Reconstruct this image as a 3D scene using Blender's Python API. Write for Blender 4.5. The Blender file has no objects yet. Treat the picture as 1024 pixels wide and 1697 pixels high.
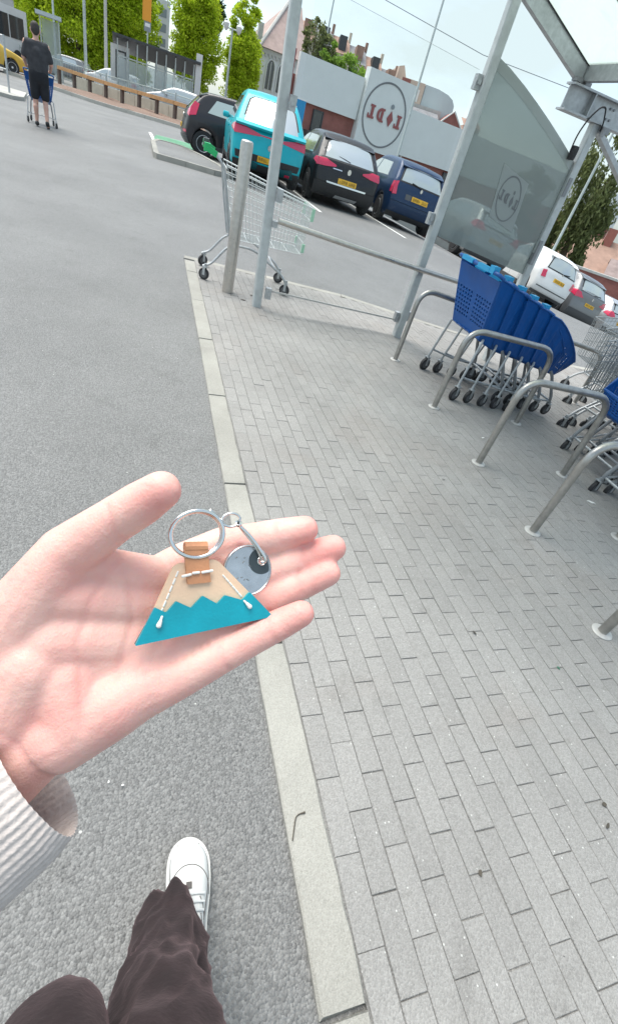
import bpy, bmesh, math, random
import numpy as np
from mathutils import Vector, Matrix, noise as mnoise

# ------------------------------------------------------------------ camera, sky, sun, exposure
SC = bpy.context.scene
COL = SC.collection
R = math.radians
CAM_POS = Vector((-0.387, 0.0, 1.391))
CAM_YAW, CAM_PITCH, CAM_ROLL = 0.442, 0.651, 0.314
def cam_axes():
    fh = Vector((math.sin(CAM_YAW), math.cos(CAM_YAW), 0)); rh = Vector((math.cos(CAM_YAW), -math.sin(CAM_YAW), 0)); z = Vector((0, 0, 1))
    F = fh*math.cos(CAM_PITCH) - z*math.sin(CAM_PITCH); U = fh*math.sin(CAM_PITCH) + z*math.cos(CAM_PITCH)
    c, s = math.cos(CAM_ROLL), math.sin(CAM_ROLL)
    return rh*c + U*s, U*c - rh*s, F
CR, CU, CF = cam_axes()
cd = bpy.data.cameras.new('camera'); cam = bpy.data.objects.new('camera', cd); COL.objects.link(cam)
cam.matrix_world = Matrix(((CR.x, CU.x, -CF.x, CAM_POS.x), (CR.y, CU.y, -CF.y, CAM_POS.y), (CR.z, CU.z, -CF.z, CAM_POS.z), (0, 0, 0, 1)))
cd.sensor_fit = 'HORIZONTAL'; cd.sensor_width = 36.0; cd.lens = 36.0*778.9/1024.0
cd.clip_start = 0.01; cd.clip_end = 2000.0
SC.camera = cam

W = bpy.data.worlds.new('World'); SC.world = W; W.use_nodes = True
SUN_EL, SUN_AZ = 66.0, -40.0       # sun_rotation, clockwise from +Y
nt = W.node_tree; nt.nodes.clear()
def wn(t, **k):
    n = nt.nodes.new(t)
    for a, b in k.items(): setattr(n, a, b)
    return n
sky = wn('ShaderNodeTexSky', sky_type='NISHITA', sun_disc=False); sky.sun_elevation = R(SUN_EL); sky.sun_rotation = R(SUN_AZ)
sky.air_density = 1.0; sky.dust_density = 2.2; sky.ozone_density = 1.2
tc = wn('ShaderNodeTexCoord'); mp = wn('ShaderNodeMapping'); mp.inputs['Scale'].default_value = (1.0, 1.0, 2.6)
n1 = wn('ShaderNodeTexNoise'); n1.inputs['Scale'].default_value = 1.9; n1.inputs['Detail'].default_value = 7; n1.inputs['Roughness'].default_value = 0.55
cr_ = wn('ShaderNodeValToRGB'); cr_.color_ramp.elements[0].position = 0.36; cr_.color_ramp.elements[1].position = 0.60
cr_.color_ramp.elements[0].color = (.20, .20, .20, 1); cr_.color_ramp.elements[1].color = (.96, .96, .96, 1)
mx = wn('ShaderNodeMix', data_type='RGBA'); mx.inputs[7].default_value = (2.32, 2.76, 2.83, 1)
bg = wn('ShaderNodeBackground'); bg.inputs['Strength'].default_value = 0.10
wo = wn('ShaderNodeOutputWorld')
L = nt.links.new
L(tc.outputs['Generated'], mp.inputs['Vector']); L(mp.outputs['Vector'], n1.inputs['Vector']); L(n1.outputs['Fac'], cr_.inputs['Fac'])
L(cr_.outputs['Color'], mx.inputs[0]); L(sky.outputs['Color'], mx.inputs[6]); L(mx.outputs[2], bg.inputs['Color']); L(bg.outputs['Background'], wo.inputs['Surface'])

sd = bpy.data.lights.new('sun', 'SUN'); sun = bpy.data.objects.new('sun', sd); COL.objects.link(sun)
sd.energy = 1.5; sd.angle = R(50); sd.color = (1.0, 0.96, 0.90)
_dir = Vector((math.sin(R(SUN_AZ))*math.cos(R(SUN_EL)), math.cos(R(SUN_AZ))*math.cos(R(SUN_EL)), math.sin(R(SUN_EL))))
sun.rotation_euler = _dir.to_track_quat('Z', 'Y').to_euler(); sun.location = (0, 0, 30)
SC.view_settings.view_transform = 'Standard'; SC.view_settings.look = 'None'; SC.view_settings.gamma = 1.0
SC.view_settings.use_curve_mapping = False; SC.view_settings.exposure = 1.72
SC.render.engine = 'CYCLES'; SC.cycles.max_bounces = 8; SC.cycles.transparent_max_bounces = 16; SC.cycles.use_denoising = True
SC.cycles.caustics_reflective = False; SC.cycles.caustics_refractive = False

# ------------------------------------------------------------------ materials
M = {}
def mat(name, col, rough=0.6, metal=0.0, var=0.0, vscale=8.0, bump=0.0, bscale=60.0, coat=0.0, spec=0.5, col2=None, island=0.0, objrand=0.0, sss=0.0, dirt=0.0, detail=5.0):
    m = bpy.data.materials.new(name); m.use_nodes = True; t = m.node_tree; b = t.nodes['Principled BSDF']
    b.inputs['Base Color'].default_value = (*col, 1); b.inputs['Roughness'].default_value = rough; b.inputs['Metallic'].default_value = metal
    b.inputs['Specular IOR Level'].default_value = spec
    if coat: b.inputs['Coat Weight'].default_value = coat; b.inputs['Coat Roughness'].default_value = 0.04
    if sss: b.inputs['Subsurface Weight'].default_value = sss; b.inputs['Subsurface Radius'].default_value = (0.006, 0.0022, 0.0012); b.inputs['Subsurface Scale'].default_value = 1.0
    co = t.nodes.new('ShaderNodeTexCoord'); cur = None
    if var or col2:
        n = t.nodes.new('ShaderNodeTexNoise'); n.inputs['Scale'].default_value = vscale; n.inputs['Detail'].default_value = detail; n.inputs['Roughness'].default_value = 0.6
        t.links.new(co.outputs['Object'], n.inputs['Vector'])
        rp = t.nodes.new('ShaderNodeValToRGB'); rp.color_ramp.elements[0].position = .32; rp.color_ramp.elements[1].position = .68
        c2 = col2 or tuple(min(1, c*(1+var)) for c in col); c1 = col if col2 else tuple(c*(1-var) for c in col)
        rp.color_ramp.elements[0].color = (*c1, 1); rp.color_ramp.elements[1].color = (*c2, 1)
        t.links.new(n.outputs['Fac'], rp.inputs['Fac']); cur = rp.outputs['Color']
    if island or objrand:
        src = t.nodes.new('ShaderNodeNewGeometry').outputs['Random Per Island'] if island else t.nodes.new('ShaderNodeObjectInfo').outputs['Random']
        a = island or objrand
        mr = t.nodes.new('ShaderNodeMapRange'); mr.inputs['To Min'].default_value = 1-a; mr.inputs['To Max'].default_value = 1+a
        t.links.new(src, mr.inputs['Value'])
        ml = t.nodes.new('ShaderNodeVectorMath'); ml.operation = 'SCALE'
        if cur is None: ml.inputs[0].default_value = col
        else: t.links.new(cur, ml.inputs[0])
        t.links.new(mr.outputs['Result'], ml.inputs['Scale']); cur = ml.outputs['Vector']
    if dirt:
        n = t.nodes.new('ShaderNodeTexNoise'); n.inputs['Scale'].default_value = 3.1; n.inputs['Detail'].default_value = 8; n.inputs['Roughness'].default_value = .7
        t.links.new(co.outputs['Object'], n.inputs['Vector'])
        mr = t.nodes.new('ShaderNodeMapRange'); mr.inputs['From Min'].default_value = .35; mr.inputs['From Max'].default_value = .75
        mr.inputs['To Min'].default_value = rough; mr.inputs['To Max'].default_value = min(1, rough+dirt)
        t.links.new(n.outputs['Fac'], mr.inputs['Value']); t.links.new(mr.outputs['Result'], b.inputs['Roughness'])
    if cur is not None: t.links.new(cur, b.inputs['Base Color'])
    if bump:
        n = t.nodes.new('ShaderNodeTexNoise'); n.inputs['Scale'].default_value = bscale; n.inputs['Detail'].default_value = 4
        t.links.new(co.outputs['Object'], n.inputs['Vector'])
        bp = t.nodes.new('ShaderNodeBump'); bp.inputs['Strength'].default_value = 0.6; bp.inputs['Distance'].default_value = bump
        t.links.new(n.outputs['Fac'], bp.inputs['Height']); t.links.new(bp.outputs['Normal'], b.inputs['Normal'])
    M[name] = m
    return m

def stone_mat(name, dark, mid, light, agg, speck=0.0, island=0.0, objrand=0.0, bump=0.002, stain=0.25, stain_scale=0.8, rough=0.85, smudge=0.0, tint=None):
    """aggregate surface: voronoi chippings, pale specks, large worn stains, relief"""
    m = bpy.data.materials.new(name); m.use_nodes = True; t = m.node_tree; b = t.nodes['Principled BSDF']; N = t.nodes.new; K = t.links.new
    b.inputs['Roughness'].default_value = rough; b.inputs['Specular IOR Level'].default_value = 0.3
    co = N('ShaderNodeNewGeometry'); pos = co.outputs['Position']
    v = N('ShaderNodeTexVoronoi'); v.inputs['Scale'].default_value = agg; K(pos, v.inputs['Vector'])
    rp = N('ShaderNodeValToRGB'); e = rp.color_ramp.elements; e[0].position = 0.0; e[0].color = (*dark, 1); e[1].position = 1.0; e[1].color = (*light, 1)
    x = rp.color_ramp.elements.new(0.5); x.color = (*mid, 1)
    sp = N('ShaderNodeSeparateColor'); K(v.outputs['Color'], sp.inputs['Color']); 
    ns = N('ShaderNodeTexNoise'); ns.inputs['Scale'].default_value = agg*0.45; ns.inputs['Detail'].default_value = 6; K(pos, ns.inputs['Vector'])
    mm = N('ShaderNodeMath'); mm.operation = 'MULTIPLY_ADD'; mm.inputs[1].default_value = 0.5; K(sp.outputs[0], mm.inputs[0])
    m2 = N('ShaderNodeMath'); m2.operation = 'MULTIPLY'; m2.inputs[1].default_value = 0.5; K(ns.outputs['Fac'], m2.inputs[0]); K(m2.outputs[0], mm.inputs[2])
    K(mm.outputs[0], rp.inputs['Fac']); cur = rp.outputs['Color']
    if speck:
        v2 = N('ShaderNodeTexVoronoi'); v2.inputs['Scale'].default_value = agg*0.42; K(pos, v2.inputs['Vector'])
        s2 = N('ShaderNodeSeparateColor'); K(v2.outputs['Color'], s2.inputs['Color'])
        g = N('ShaderNodeMath'); g.operation = 'GREATER_THAN'; g.inputs[1].default_value = 1-speck; K(s2.outputs[1], g.inputs[0])
        d = N('ShaderNodeMath'); d.operation = 'LESS_THAN'; d.inputs[1].default_value = 0.26; K(v2.outputs['Distance'], d.inputs[0])
        mu = N('ShaderNodeMath'); mu.operation = 'MULTIPLY'; K(g.outputs[0], mu.inputs[0]); K(d.outputs[0], mu.inputs[1])
        mz = N('ShaderNodeMix'); mz.data_type = 'RGBA'; mz.inputs[7].default_value = (0.55, 0.55, 0.52, 1); K(mu.outputs[0], mz.inputs[0]); K(cur, mz.inputs[6]); cur = mz.outputs[2]
    nl = N('ShaderNodeTexNoise'); nl.inputs['Scale'].default_value = stain_scale; nl.inputs['Detail'].default_value = 6; nl.inputs['Roughness'].default_value = .62; K(pos, nl.inputs['Vector'])
    mr = N('ShaderNodeMapRange'); mr.inputs['From Min'].default_value = .3; mr.inputs['From Max'].default_value = .7; mr.inputs['To Min'].default_value = 1-stain; mr.inputs['To Max'].default_value = 1+stain*.6
    K(nl.outputs['Fac'], mr.inputs['Value']); sc = N('ShaderNodeVectorMath'); sc.operation = 'SCALE'; K(cur, sc.inputs[0]); K(mr.outputs['Result'], sc.inputs['Scale']); cur = sc.outputs['Vector']
    if smudge:
        for sc_, lo, hi, am, cc in ((4.5, .58, .74, smudge, (.30, .29, .27)), (17., .62, .72, smudge*.8, (.25, .24, .22)), (1.3, .50, .72, .55 if tint else 0, tint or (1, 1, 1))):
            if not am: continue
            n9 = N('ShaderNodeTexNoise'); n9.inputs['Scale'].default_value = sc_; n9.inputs['Detail'].default_value = 5; n9.inputs['Roughness'].default_value = .6; n9.inputs['Distortion'].default_value = .6; K(pos, n9.inputs['Vector'])
            r9 = N('ShaderNodeMapRange'); r9.inputs['From Min'].default_value = lo; r9.inputs['From Max'].default_value = hi; r9.inputs['To Max'].default_value = am; K(n9.outputs['Fac'], r9.inputs['Value'])
            x9 = N('ShaderNodeMix'); x9.data_type = 'RGBA'; x9.blend_type = 'MULTIPLY'; x9.inputs[7].default_value = (*cc, 1); K(r9.outputs['Result'], x9.inputs[0]); K(cur, x9.inputs[6]); cur = x9.outputs[2]
    for src, a in ((('g', island)), (('o', objrand))):
        if a:
            o = co.outputs['Random Per Island'] if src == 'g' else N('ShaderNodeObjectInfo').outputs['Random']
            q = N('ShaderNodeMapRange'); q.inputs['To Min'].default_value = 1-a; q.inputs['To Max'].default_value = 1+a; K(o, q.inputs['Value'])
            s = N('ShaderNodeVectorMath'); s.operation = 'SCALE'; K(cur, s.inputs[0]); K(q.outputs['Result'], s.inputs['Scale']); cur = s.outputs['Vector']
    K(cur, b.inputs['Base Color'])
    bp = N('ShaderNodeBump'); bp.inputs['Strength'].default_value = 0.8; bp.inputs['Distance'].default_value = bump
    ad = N('ShaderNodeMath'); ad.operation = 'ADD'; K(v.outputs['Distance'], ad.inputs[0]); K(ns.outputs['Fac'], ad.inputs[1])
    iv = N('ShaderNodeMath'); iv.operation = 'MULTIPLY'; iv.inputs[1].default_value = -1.0; K(ad.outputs[0], iv.inputs[0])
    K(iv.outputs[0], bp.inputs['Height']); K(bp.outputs['Normal'], b.inputs['Normal'])
    M[name] = m; return m

stone_mat('asphalt', (.105, .105, .103), (.190, .190, .186), (.31, .31, .302), 180, speck=.003, bump=.0042, stain=.20, stain_scale=.5, smudge=.22, rough=.55)
stone_mat('paver', (.218, .213, .203), (.288, .281, .268), (.365, .36, .346), 260, speck=.02, objrand=.045, bump=.0018, stain=.15, stain_scale=1.1, smudge=.24, tint=(1.0, .93, .89))
stone_mat('paver_many', (.218, .213, .203), (.288, .281, .268), (.365, .36, .346), 260, speck=.02, island=.045, bump=.0018, stain=.15, stain_scale=1.1, smudge=.24, tint=(1.0, .93, .89))
stone_mat('kerb_stone', (.27, .262, .235), (.335, .327, .295), (.40, .39, .355), 320, speck=.0, objrand=.05, bump=.0012, stain=.17, stain_scale=2.4, smudge=.18)
stone_mat('joint_sand', (.14, .137, .13), (.225, .22, .21), (.31, .305, .29), 300, bump=.003, stain=.4, stain_scale=3.0, smudge=.5)
stone_mat('mulch', (.12, .08, .06), (.22, .15, .115), (.34, .25, .2), 30, bump=.02, stain=.25)
stone_mat('concrete', (.36, .35, .32), (.45, .44, .40), (.52, .51, .47), 60, bump=.003, stain=.2)
mat('white_line', (.72, .73, .70), .7, var=.14, vscale=14, bump=.001, bscale=90)
mat('green_paint', (.16, .42, .25), .75, var=.2, vscale=9)
mat('galv', (.46, .48, .49), .42, .75, var=.13, vscale=26, dirt=.25)
mat('galv_dark', (.30, .31, .32), .5, .55, var=.15, vscale=18, dirt=.2)
mat('post_grey', (.52, .55, .55), .45, .35, var=.10, vscale=14, dirt=.25)
mat('steel', (.52, .50, .47), .26, .95, var=.10, vscale=30, dirt=.28)
mat('rack_steel', (.40, .39, .37), .30, .9, var=.16, vscale=24, dirt=.3)
mat('chrome', (.74, .73, .70), .13, 1.0, dirt=.15)
mat('wire', (.68, .71, .70), .4, .35, dirt=.2)
mat('wire_grey', (.36, .38, .38), .4, .6, dirt=.2)
mat('flange', (.50, .49, .465), .5, .3, var=.14, vscale=30)
mat('rubber', (.028, .028, .03), .75, bump=.0006, bscale=200)
mat('wheel_grey', (.10, .10, .105), .6, var=.2)
mat('black_plastic', (.022, .022, .024), .5, dirt=.25)
mat('grey_plastic', (.09, .095, .10), .55, dirt=.2)
mat('blue_plastic', (.004, .084, .32), .34, spec=.5, var=.14, vscale=5, dirt=.18, bump=.0006, bscale=50)
mat('lightblue_plastic', (.03, .34, .62), .35, dirt=.15)
mat('green_plastic', (.02, .46, .15), .38)
mat('pale_green', (.42, .70, .52), .45)
mat('red_plastic', (.55, .02, .04), .35)
mat('roof_poly', (.68, .76, .74), .5)
def glassy(name, tint, diffuse, transp, rough=.03, ior=1.45):
    m = bpy.data.materials.new(name); m.use_nodes = True; t = m.node_tree; t.nodes.clear(); N = t.nodes.new; K = t.links.new
    tr = N('ShaderNodeBsdfTransparent'); tr.inputs['Color'].default_value = (*tint, 1)
    df = N('ShaderNodeBsdfDiffuse'); df.inputs['Color'].default_value = (*diffuse, 1)
    gl = N('ShaderNodeBsdfGlossy'); gl.inputs['Roughness'].default_value = rough
    m1 = N('ShaderNodeMixShader'); m1.inputs[0].default_value = transp; K(df.outputs[0], m1.inputs[1]); K(tr.outputs[0], m1.inputs[2])
    fr = N('ShaderNodeFresnel'); fr.inputs['IOR'].default_value = ior
    m2 = N('ShaderNodeMixShader'); K(fr.outputs[0], m2.inputs[0]); K(m1.outputs[0], m2.inputs[1]); K(gl.outputs[0], m2.inputs[2])
    o = N('ShaderNodeOutputMaterial'); K(m2.outputs[0], o.inputs['Surface']); M[name] = m; return m
glassy('clear_glass', (.985, .99, .987), (.8, .85, .83), .996, .03, 1.04)
glassy('tinted_glass', (.68, .73, .71), (.41, .455, .445), .50, .05)
glassy('sticker', (.75, .8, .78), (.42, .46, .45), .25, .2)
glassy('far_glass', (.85, .9, .9), (.7, .75, .75), .6)
def transl(name, col):
    m = bpy.data.materials.new(name); m.use_nodes = True; t = m.node_tree; t.nodes.clear(); N = t.nodes.new; K = t.links.new
    a = N('ShaderNodeBsdfDiffuse'); a.inputs[0].default_value = (*col, 1); b = N('ShaderNodeBsdfTranslucent'); b.inputs[0].default_value = (*col, 1)
    c = N('ShaderNodeBsdfTransparent'); c.inputs[0].default_value = (.93, .96, .94, 1)
    x = N('ShaderNodeMixShader'); x.inputs[0].default_value = .7; K(a.outputs[0], x.inputs[1]); K(b.outputs[0], x.inputs[2])
    n = N('ShaderNodeTexNoise'); n.inputs['Scale'].default_value = 2.2; n.inputs['Detail'].default_value = 9; n.inputs['Distortion'].default_value = 1.5
    tcn = N('ShaderNodeTexCoord'); K(tcn.outputs['Object'], n.inputs['Vector'])
    mr = N('ShaderNodeMapRange'); mr.inputs['From Min'].default_value = .3; mr.inputs['From Max'].default_value = .7; mr.inputs['To Min'].default_value = .12; mr.inputs['To Max'].default_value = .45; K(n.outputs['Fac'], mr.inputs['Value'])
    y = N('ShaderNodeMixShader'); K(mr.outputs['Result'], y.inputs[0]); K(x.outputs[0], y.inputs[1]); K(c.outputs[0], y.inputs[2])
    o = N('ShaderNodeOutputMaterial'); K(y.outputs[0], o.inputs['Surface']); M[name] = m
transl('roof_sheet', (.80, .87, .82))
# skin
def skin(name, col, flush, redattr=True):
    m = mat(name, col, .46, sss=.4, spec=.3)
    t = m.node_tree; b = t.nodes['Principled BSDF']; N = t.nodes.new; K = t.links.new
    co = N('ShaderNodeTexCoord')
    n = N('ShaderNodeTexNoise'); n.inputs['Scale'].default_value = 42; n.inputs['Detail'].default_value = 6; K(co.outputs['Object'], n.inputs['Vector'])
    n2 = N('ShaderNodeTexNoise'); n2.inputs['Scale'].default_value = 300; n2.inputs['Detail'].default_value = 3; K(co.outputs['Object'], n2.inputs['Vector'])
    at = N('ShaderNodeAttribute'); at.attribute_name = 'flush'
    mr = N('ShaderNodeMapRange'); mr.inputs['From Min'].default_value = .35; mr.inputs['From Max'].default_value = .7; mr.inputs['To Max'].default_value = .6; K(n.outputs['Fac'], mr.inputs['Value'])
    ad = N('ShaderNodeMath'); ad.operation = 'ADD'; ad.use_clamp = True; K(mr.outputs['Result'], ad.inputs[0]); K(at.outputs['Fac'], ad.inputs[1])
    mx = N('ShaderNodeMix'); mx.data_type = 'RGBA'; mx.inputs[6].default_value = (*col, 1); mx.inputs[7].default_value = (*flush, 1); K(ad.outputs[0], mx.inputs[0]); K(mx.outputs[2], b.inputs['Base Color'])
    vr = N('ShaderNodeTexVoronoi'); vr.feature = 'DISTANCE_TO_EDGE'; vr.inputs['Scale'].default_value = 620; K(co.outputs['Object'], vr.inputs['Vector']); wv = N('ShaderNodeTexNoise'); wv.inputs['Scale'].default_value = 95; wv.inputs['Detail'].default_value = 6; wv.inputs['Distortion'].default_value = 2.5; K(co.outputs['Object'], wv.inputs['Vector'])
    m3 = N('ShaderNodeMath'); m3.operation = 'MULTIPLY_ADD'; m3.inputs[1].default_value = .55; K(vr.outputs['Distance'], m3.inputs[0]); K(n2.outputs['Fac'], m3.inputs[2]); m4 = N('ShaderNodeMath'); m4.operation = 'ADD'; K(m3.outputs[0], m4.inputs[0]); K(wv.outputs['Fac'], m4.inputs[1])
    bp = N('ShaderNodeBump'); bp.inputs['Strength'].default_value = .5; bp.inputs['Distance'].default_value = .0006; K(m4.outputs[0], bp.inputs['Height']); K(bp.outputs['Normal'], b.inputs['Normal'])
    return m
skin('skin_hand', (.81, .515, .44), (.77, .34, .30))
skin('skin_man', (.60, .38, .30), (.55, .28, .22))
mat('hair_dark', (.035, .028, .025), .7, var=.3, vscale=60)
mat('cloth_dark', (.050, .050, .056), .9, var=.25, vscale=9, bump=.004, bscale=30)
mat('cloth_black', (.016, .017, .022), .9, var=.25, vscale=9, bump=.004, bscale=30)
mat('shoe_black', (.02, .02, .022), .6)
# velvet trousers with a sheen
m = mat('velvet', (.011, .0055, .006), .85, col2=(.021, .0105, .0115), vscale=22, bump=.0016, bscale=130)
m.node_tree.nodes['Principled BSDF'].inputs['Sheen Weight'].default_value = .24; m.node_tree.nodes['Principled BSDF'].inputs['Sheen Roughness'].default_value = .35
m.node_tree.nodes['Principled BSDF'].inputs['Sheen Tint'].default_value = (.55, .36, .38, 1)
mat('knit', (.56, .50, .465), 1.0, var=.08, vscale=220, bump=.0016, bscale=420, spec=.1)
mat('shoe_white', (.55, .56, .55), .55, var=.05, vscale=30, bump=.0004, bscale=500)
mat('shoe_sole', (.58, .57, .54), .6, var=.06, vscale=20)
mat('seam_dark', (.10, .09, .085), .8)
mat('teal_leather', (.002, .31, .385), .36, var=.10, vscale=70, bump=.00025, bscale=900, spec=.45)
mat('tan_leather', (.80, .55, .37), .55, var=.08, vscale=60, bump=.0003, bscale=700)
mat('brown_leather', (.60, .27, .13), .5, var=.12, vscale=90, bump=.0003, bscale=700)
mat('edge_leather', (.08, .12, .12), .7)
mat('thread', (.84, .81, .75), .8, bump=.0002, bscale=3000)
mat('hole', (.30, .13, .08), .8)
mat('token', (.52, .53, .54), .22, .9, var=.15, vscale=120, dirt=.2)
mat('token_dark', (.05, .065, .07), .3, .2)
mat('token_ink', (.16, .17, .18), .5)
# vehicles
def paint(name, col, metal=.25): return mat(name, col, .38, metal, coat=.45, spec=.25, dirt=.12, var=.05, vscale=3)
paint('paint_black', (.014, .014, .017)); paint('paint_charcoal', (.035, .033, .038)); paint('paint_teal', (.002, .40, .47), .1)
paint('paint_teal_dark', (.003, .085, .10)); paint('paint_navy', (.006, .030, .085)); paint('paint_white', (.76, .77, .76), 0)
paint('paint_grey', (.20, .205, .21), .5); paint('paint_silver', (.50, .51, .52), .6); paint('paint_yellow', (.66, .43, .07), 0); paint('paint_red', (.42, .02, .03), 0)
mat('car_glass', (.012, .016, .016), .03, 0, spec=1.0, coat=1.0); M['car_glass'].node_tree.nodes['Principled BSDF'].inputs['IOR'].default_value = 2.0; M['car_glass'].node_tree.nodes['Principled BSDF'].inputs['Metallic'].default_value = .22; M['car_glass'].node_tree.nodes['Principled BSDF'].inputs['Base Color'].default_value = (.38, .43, .42, 1)
mat('tail_red', (.62, .012, .07), .18, coat=1.0)
mat('plate_yellow', (.80, .46, .03), .45, var=.05)
mat('plate_ink', (.12, .07, .02), .6)
mat('alloy', (.66, .67, .68), .4, .5)
# buildings
mat('panel_white', (.70, .735, .72), .5, var=.03, vscale=1.5, dirt=.2)
mat('brick_far', (.30, .115, .095), .85, var=.18, vscale=2.2, bump=.01, bscale=14)
mat('brick_red', (.36, .14, .11), .85, objrand=.25, var=.12, vscale=3)
mat('dark_frame', (.05, .055, .06), .5)
mat('logo_ring', (.17, .18, .19), .5)
mat('logo_red', (.30, .085, .085), .55)
mat('logo_grey', (.25, .28, .30), .55)
mat('render_white', (.68, .68, .66), .8, var=.08, vscale=.8)
mat('render_cream', (.60, .54, .44), .85, var=.1, vscale=.6)
mat('render_beige', (.55, .44, .36), .85, var=.1, vscale=.5)
mat('roof_tile', (.26, .20, .185), .8, var=.2, vscale=2.0)
mat('roof_slate', (.19, .19, .20), .75, var=.2, vscale=2.0)
mat('roof_pink', (.40, .30, .27), .85, var=.15, vscale=1.5)
mat('roof_brown', (.33, .21, .16), .85, var=.2, vscale=1.5)
mat('metal_pale', (.50, .56, .57), .5, .2, var=.06, vscale=.6)
mat('window_dark', (.03, .035, .04), .08, spec=.8)
mat('stone_band', (.50, .49, .46), .8, var=.1, vscale=3)
mat('timber', (.52, .30, .14), .75, var=.2, vscale=7, bump=.003, bscale=25)
mat('timber_post', (.13, .10, .085), .85, var=.2, vscale=9)
mat('cream_wall', (.54, .51, .43), .85, var=.12, vscale=2.2)
mat('sign_blue', (.01, .27, .55), .4); mat('sign_orange', (.80, .34, .03), .5); mat('sign_white', (.8, .8, .78), .5); mat('sign_red', (.60, .03, .06), .45)
mat('lamp_grey', (.46, .50, .48), .5, .4, var=.1)
mat('bark', (.11, .085, .06), .9, var=.3, vscale=9, bump=.02, bscale=14)
def leaf(name, c, a):
    m = mat(name, c, .6, island=a, spec=.3); b = m.node_tree.nodes['Principled BSDF']
    b.inputs['Transmission Weight'].default_value = 0
    t = m.node_tree; N = t.nodes.new; K = t.links.new
    tl = N('ShaderNodeBsdfTranslucent'); src = b.inputs['Base Color'].links[0].from_socket; K(src, tl.inputs['Color'])
    mxs = N('ShaderNodeMixShader'); mxs.inputs[0].default_value = .5; out = [n for n in t.nodes if n.type == 'OUTPUT_MATERIAL'][0]
    K(b.outputs[0], mxs.inputs[1]); K(tl.outputs[0], mxs.inputs[2]); K(mxs.outputs[0], out.inputs['Surface'])
leaf('leaf_lime', (.50, .62, .036), .36); leaf('leaf_green', (.22, .32, .03), .5); leaf('leaf_dark', (.055, .10, .03), .5); leaf('leaf_olive', (.165, .195, .075), .45); leaf('leaf_pale', (.22, .36, .05), .4)

# ------------------------------------------------------------------ mesh helpers
def sstep(a, b, x): t = min(1, max(0, (x-a)/(b-a))); return t*t*(3-2*t)
_LX = [-400, -3, 1, 4.2, 6.5, 9, 12.2, 14.6, 20, 30, 45, 70, 150, 500]
_LZ = [0, .0, .17, .13, .05, -.36, -1.0, -1.55, -2.5, -4.0, -5.3, -6.4, -7, -7]
def lot_z(x):
    return float(np.mean(np.interp([x-.7, x-.35, x, x+.35, x+.7], _LX, _LZ)))
def gz(x, y):
    zp = -.07*max(0., x-1.9); zp = max(zp, -.26)
    zl = lot_z(x)
    zn = zp + (zl-zp)*sstep(8, 14, x)
    s = sstep(6.6, 12.2, y)
    return zn + (zl-zn)*s
def slope_rot(x, y):
    e = .6
    n = Vector((-(gz(x+e, y)-gz(x-e, y))/(2*e), -(gz(x, y+e)-gz(x, y-e))/(2*e), 1)).normalized()
    return n

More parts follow.
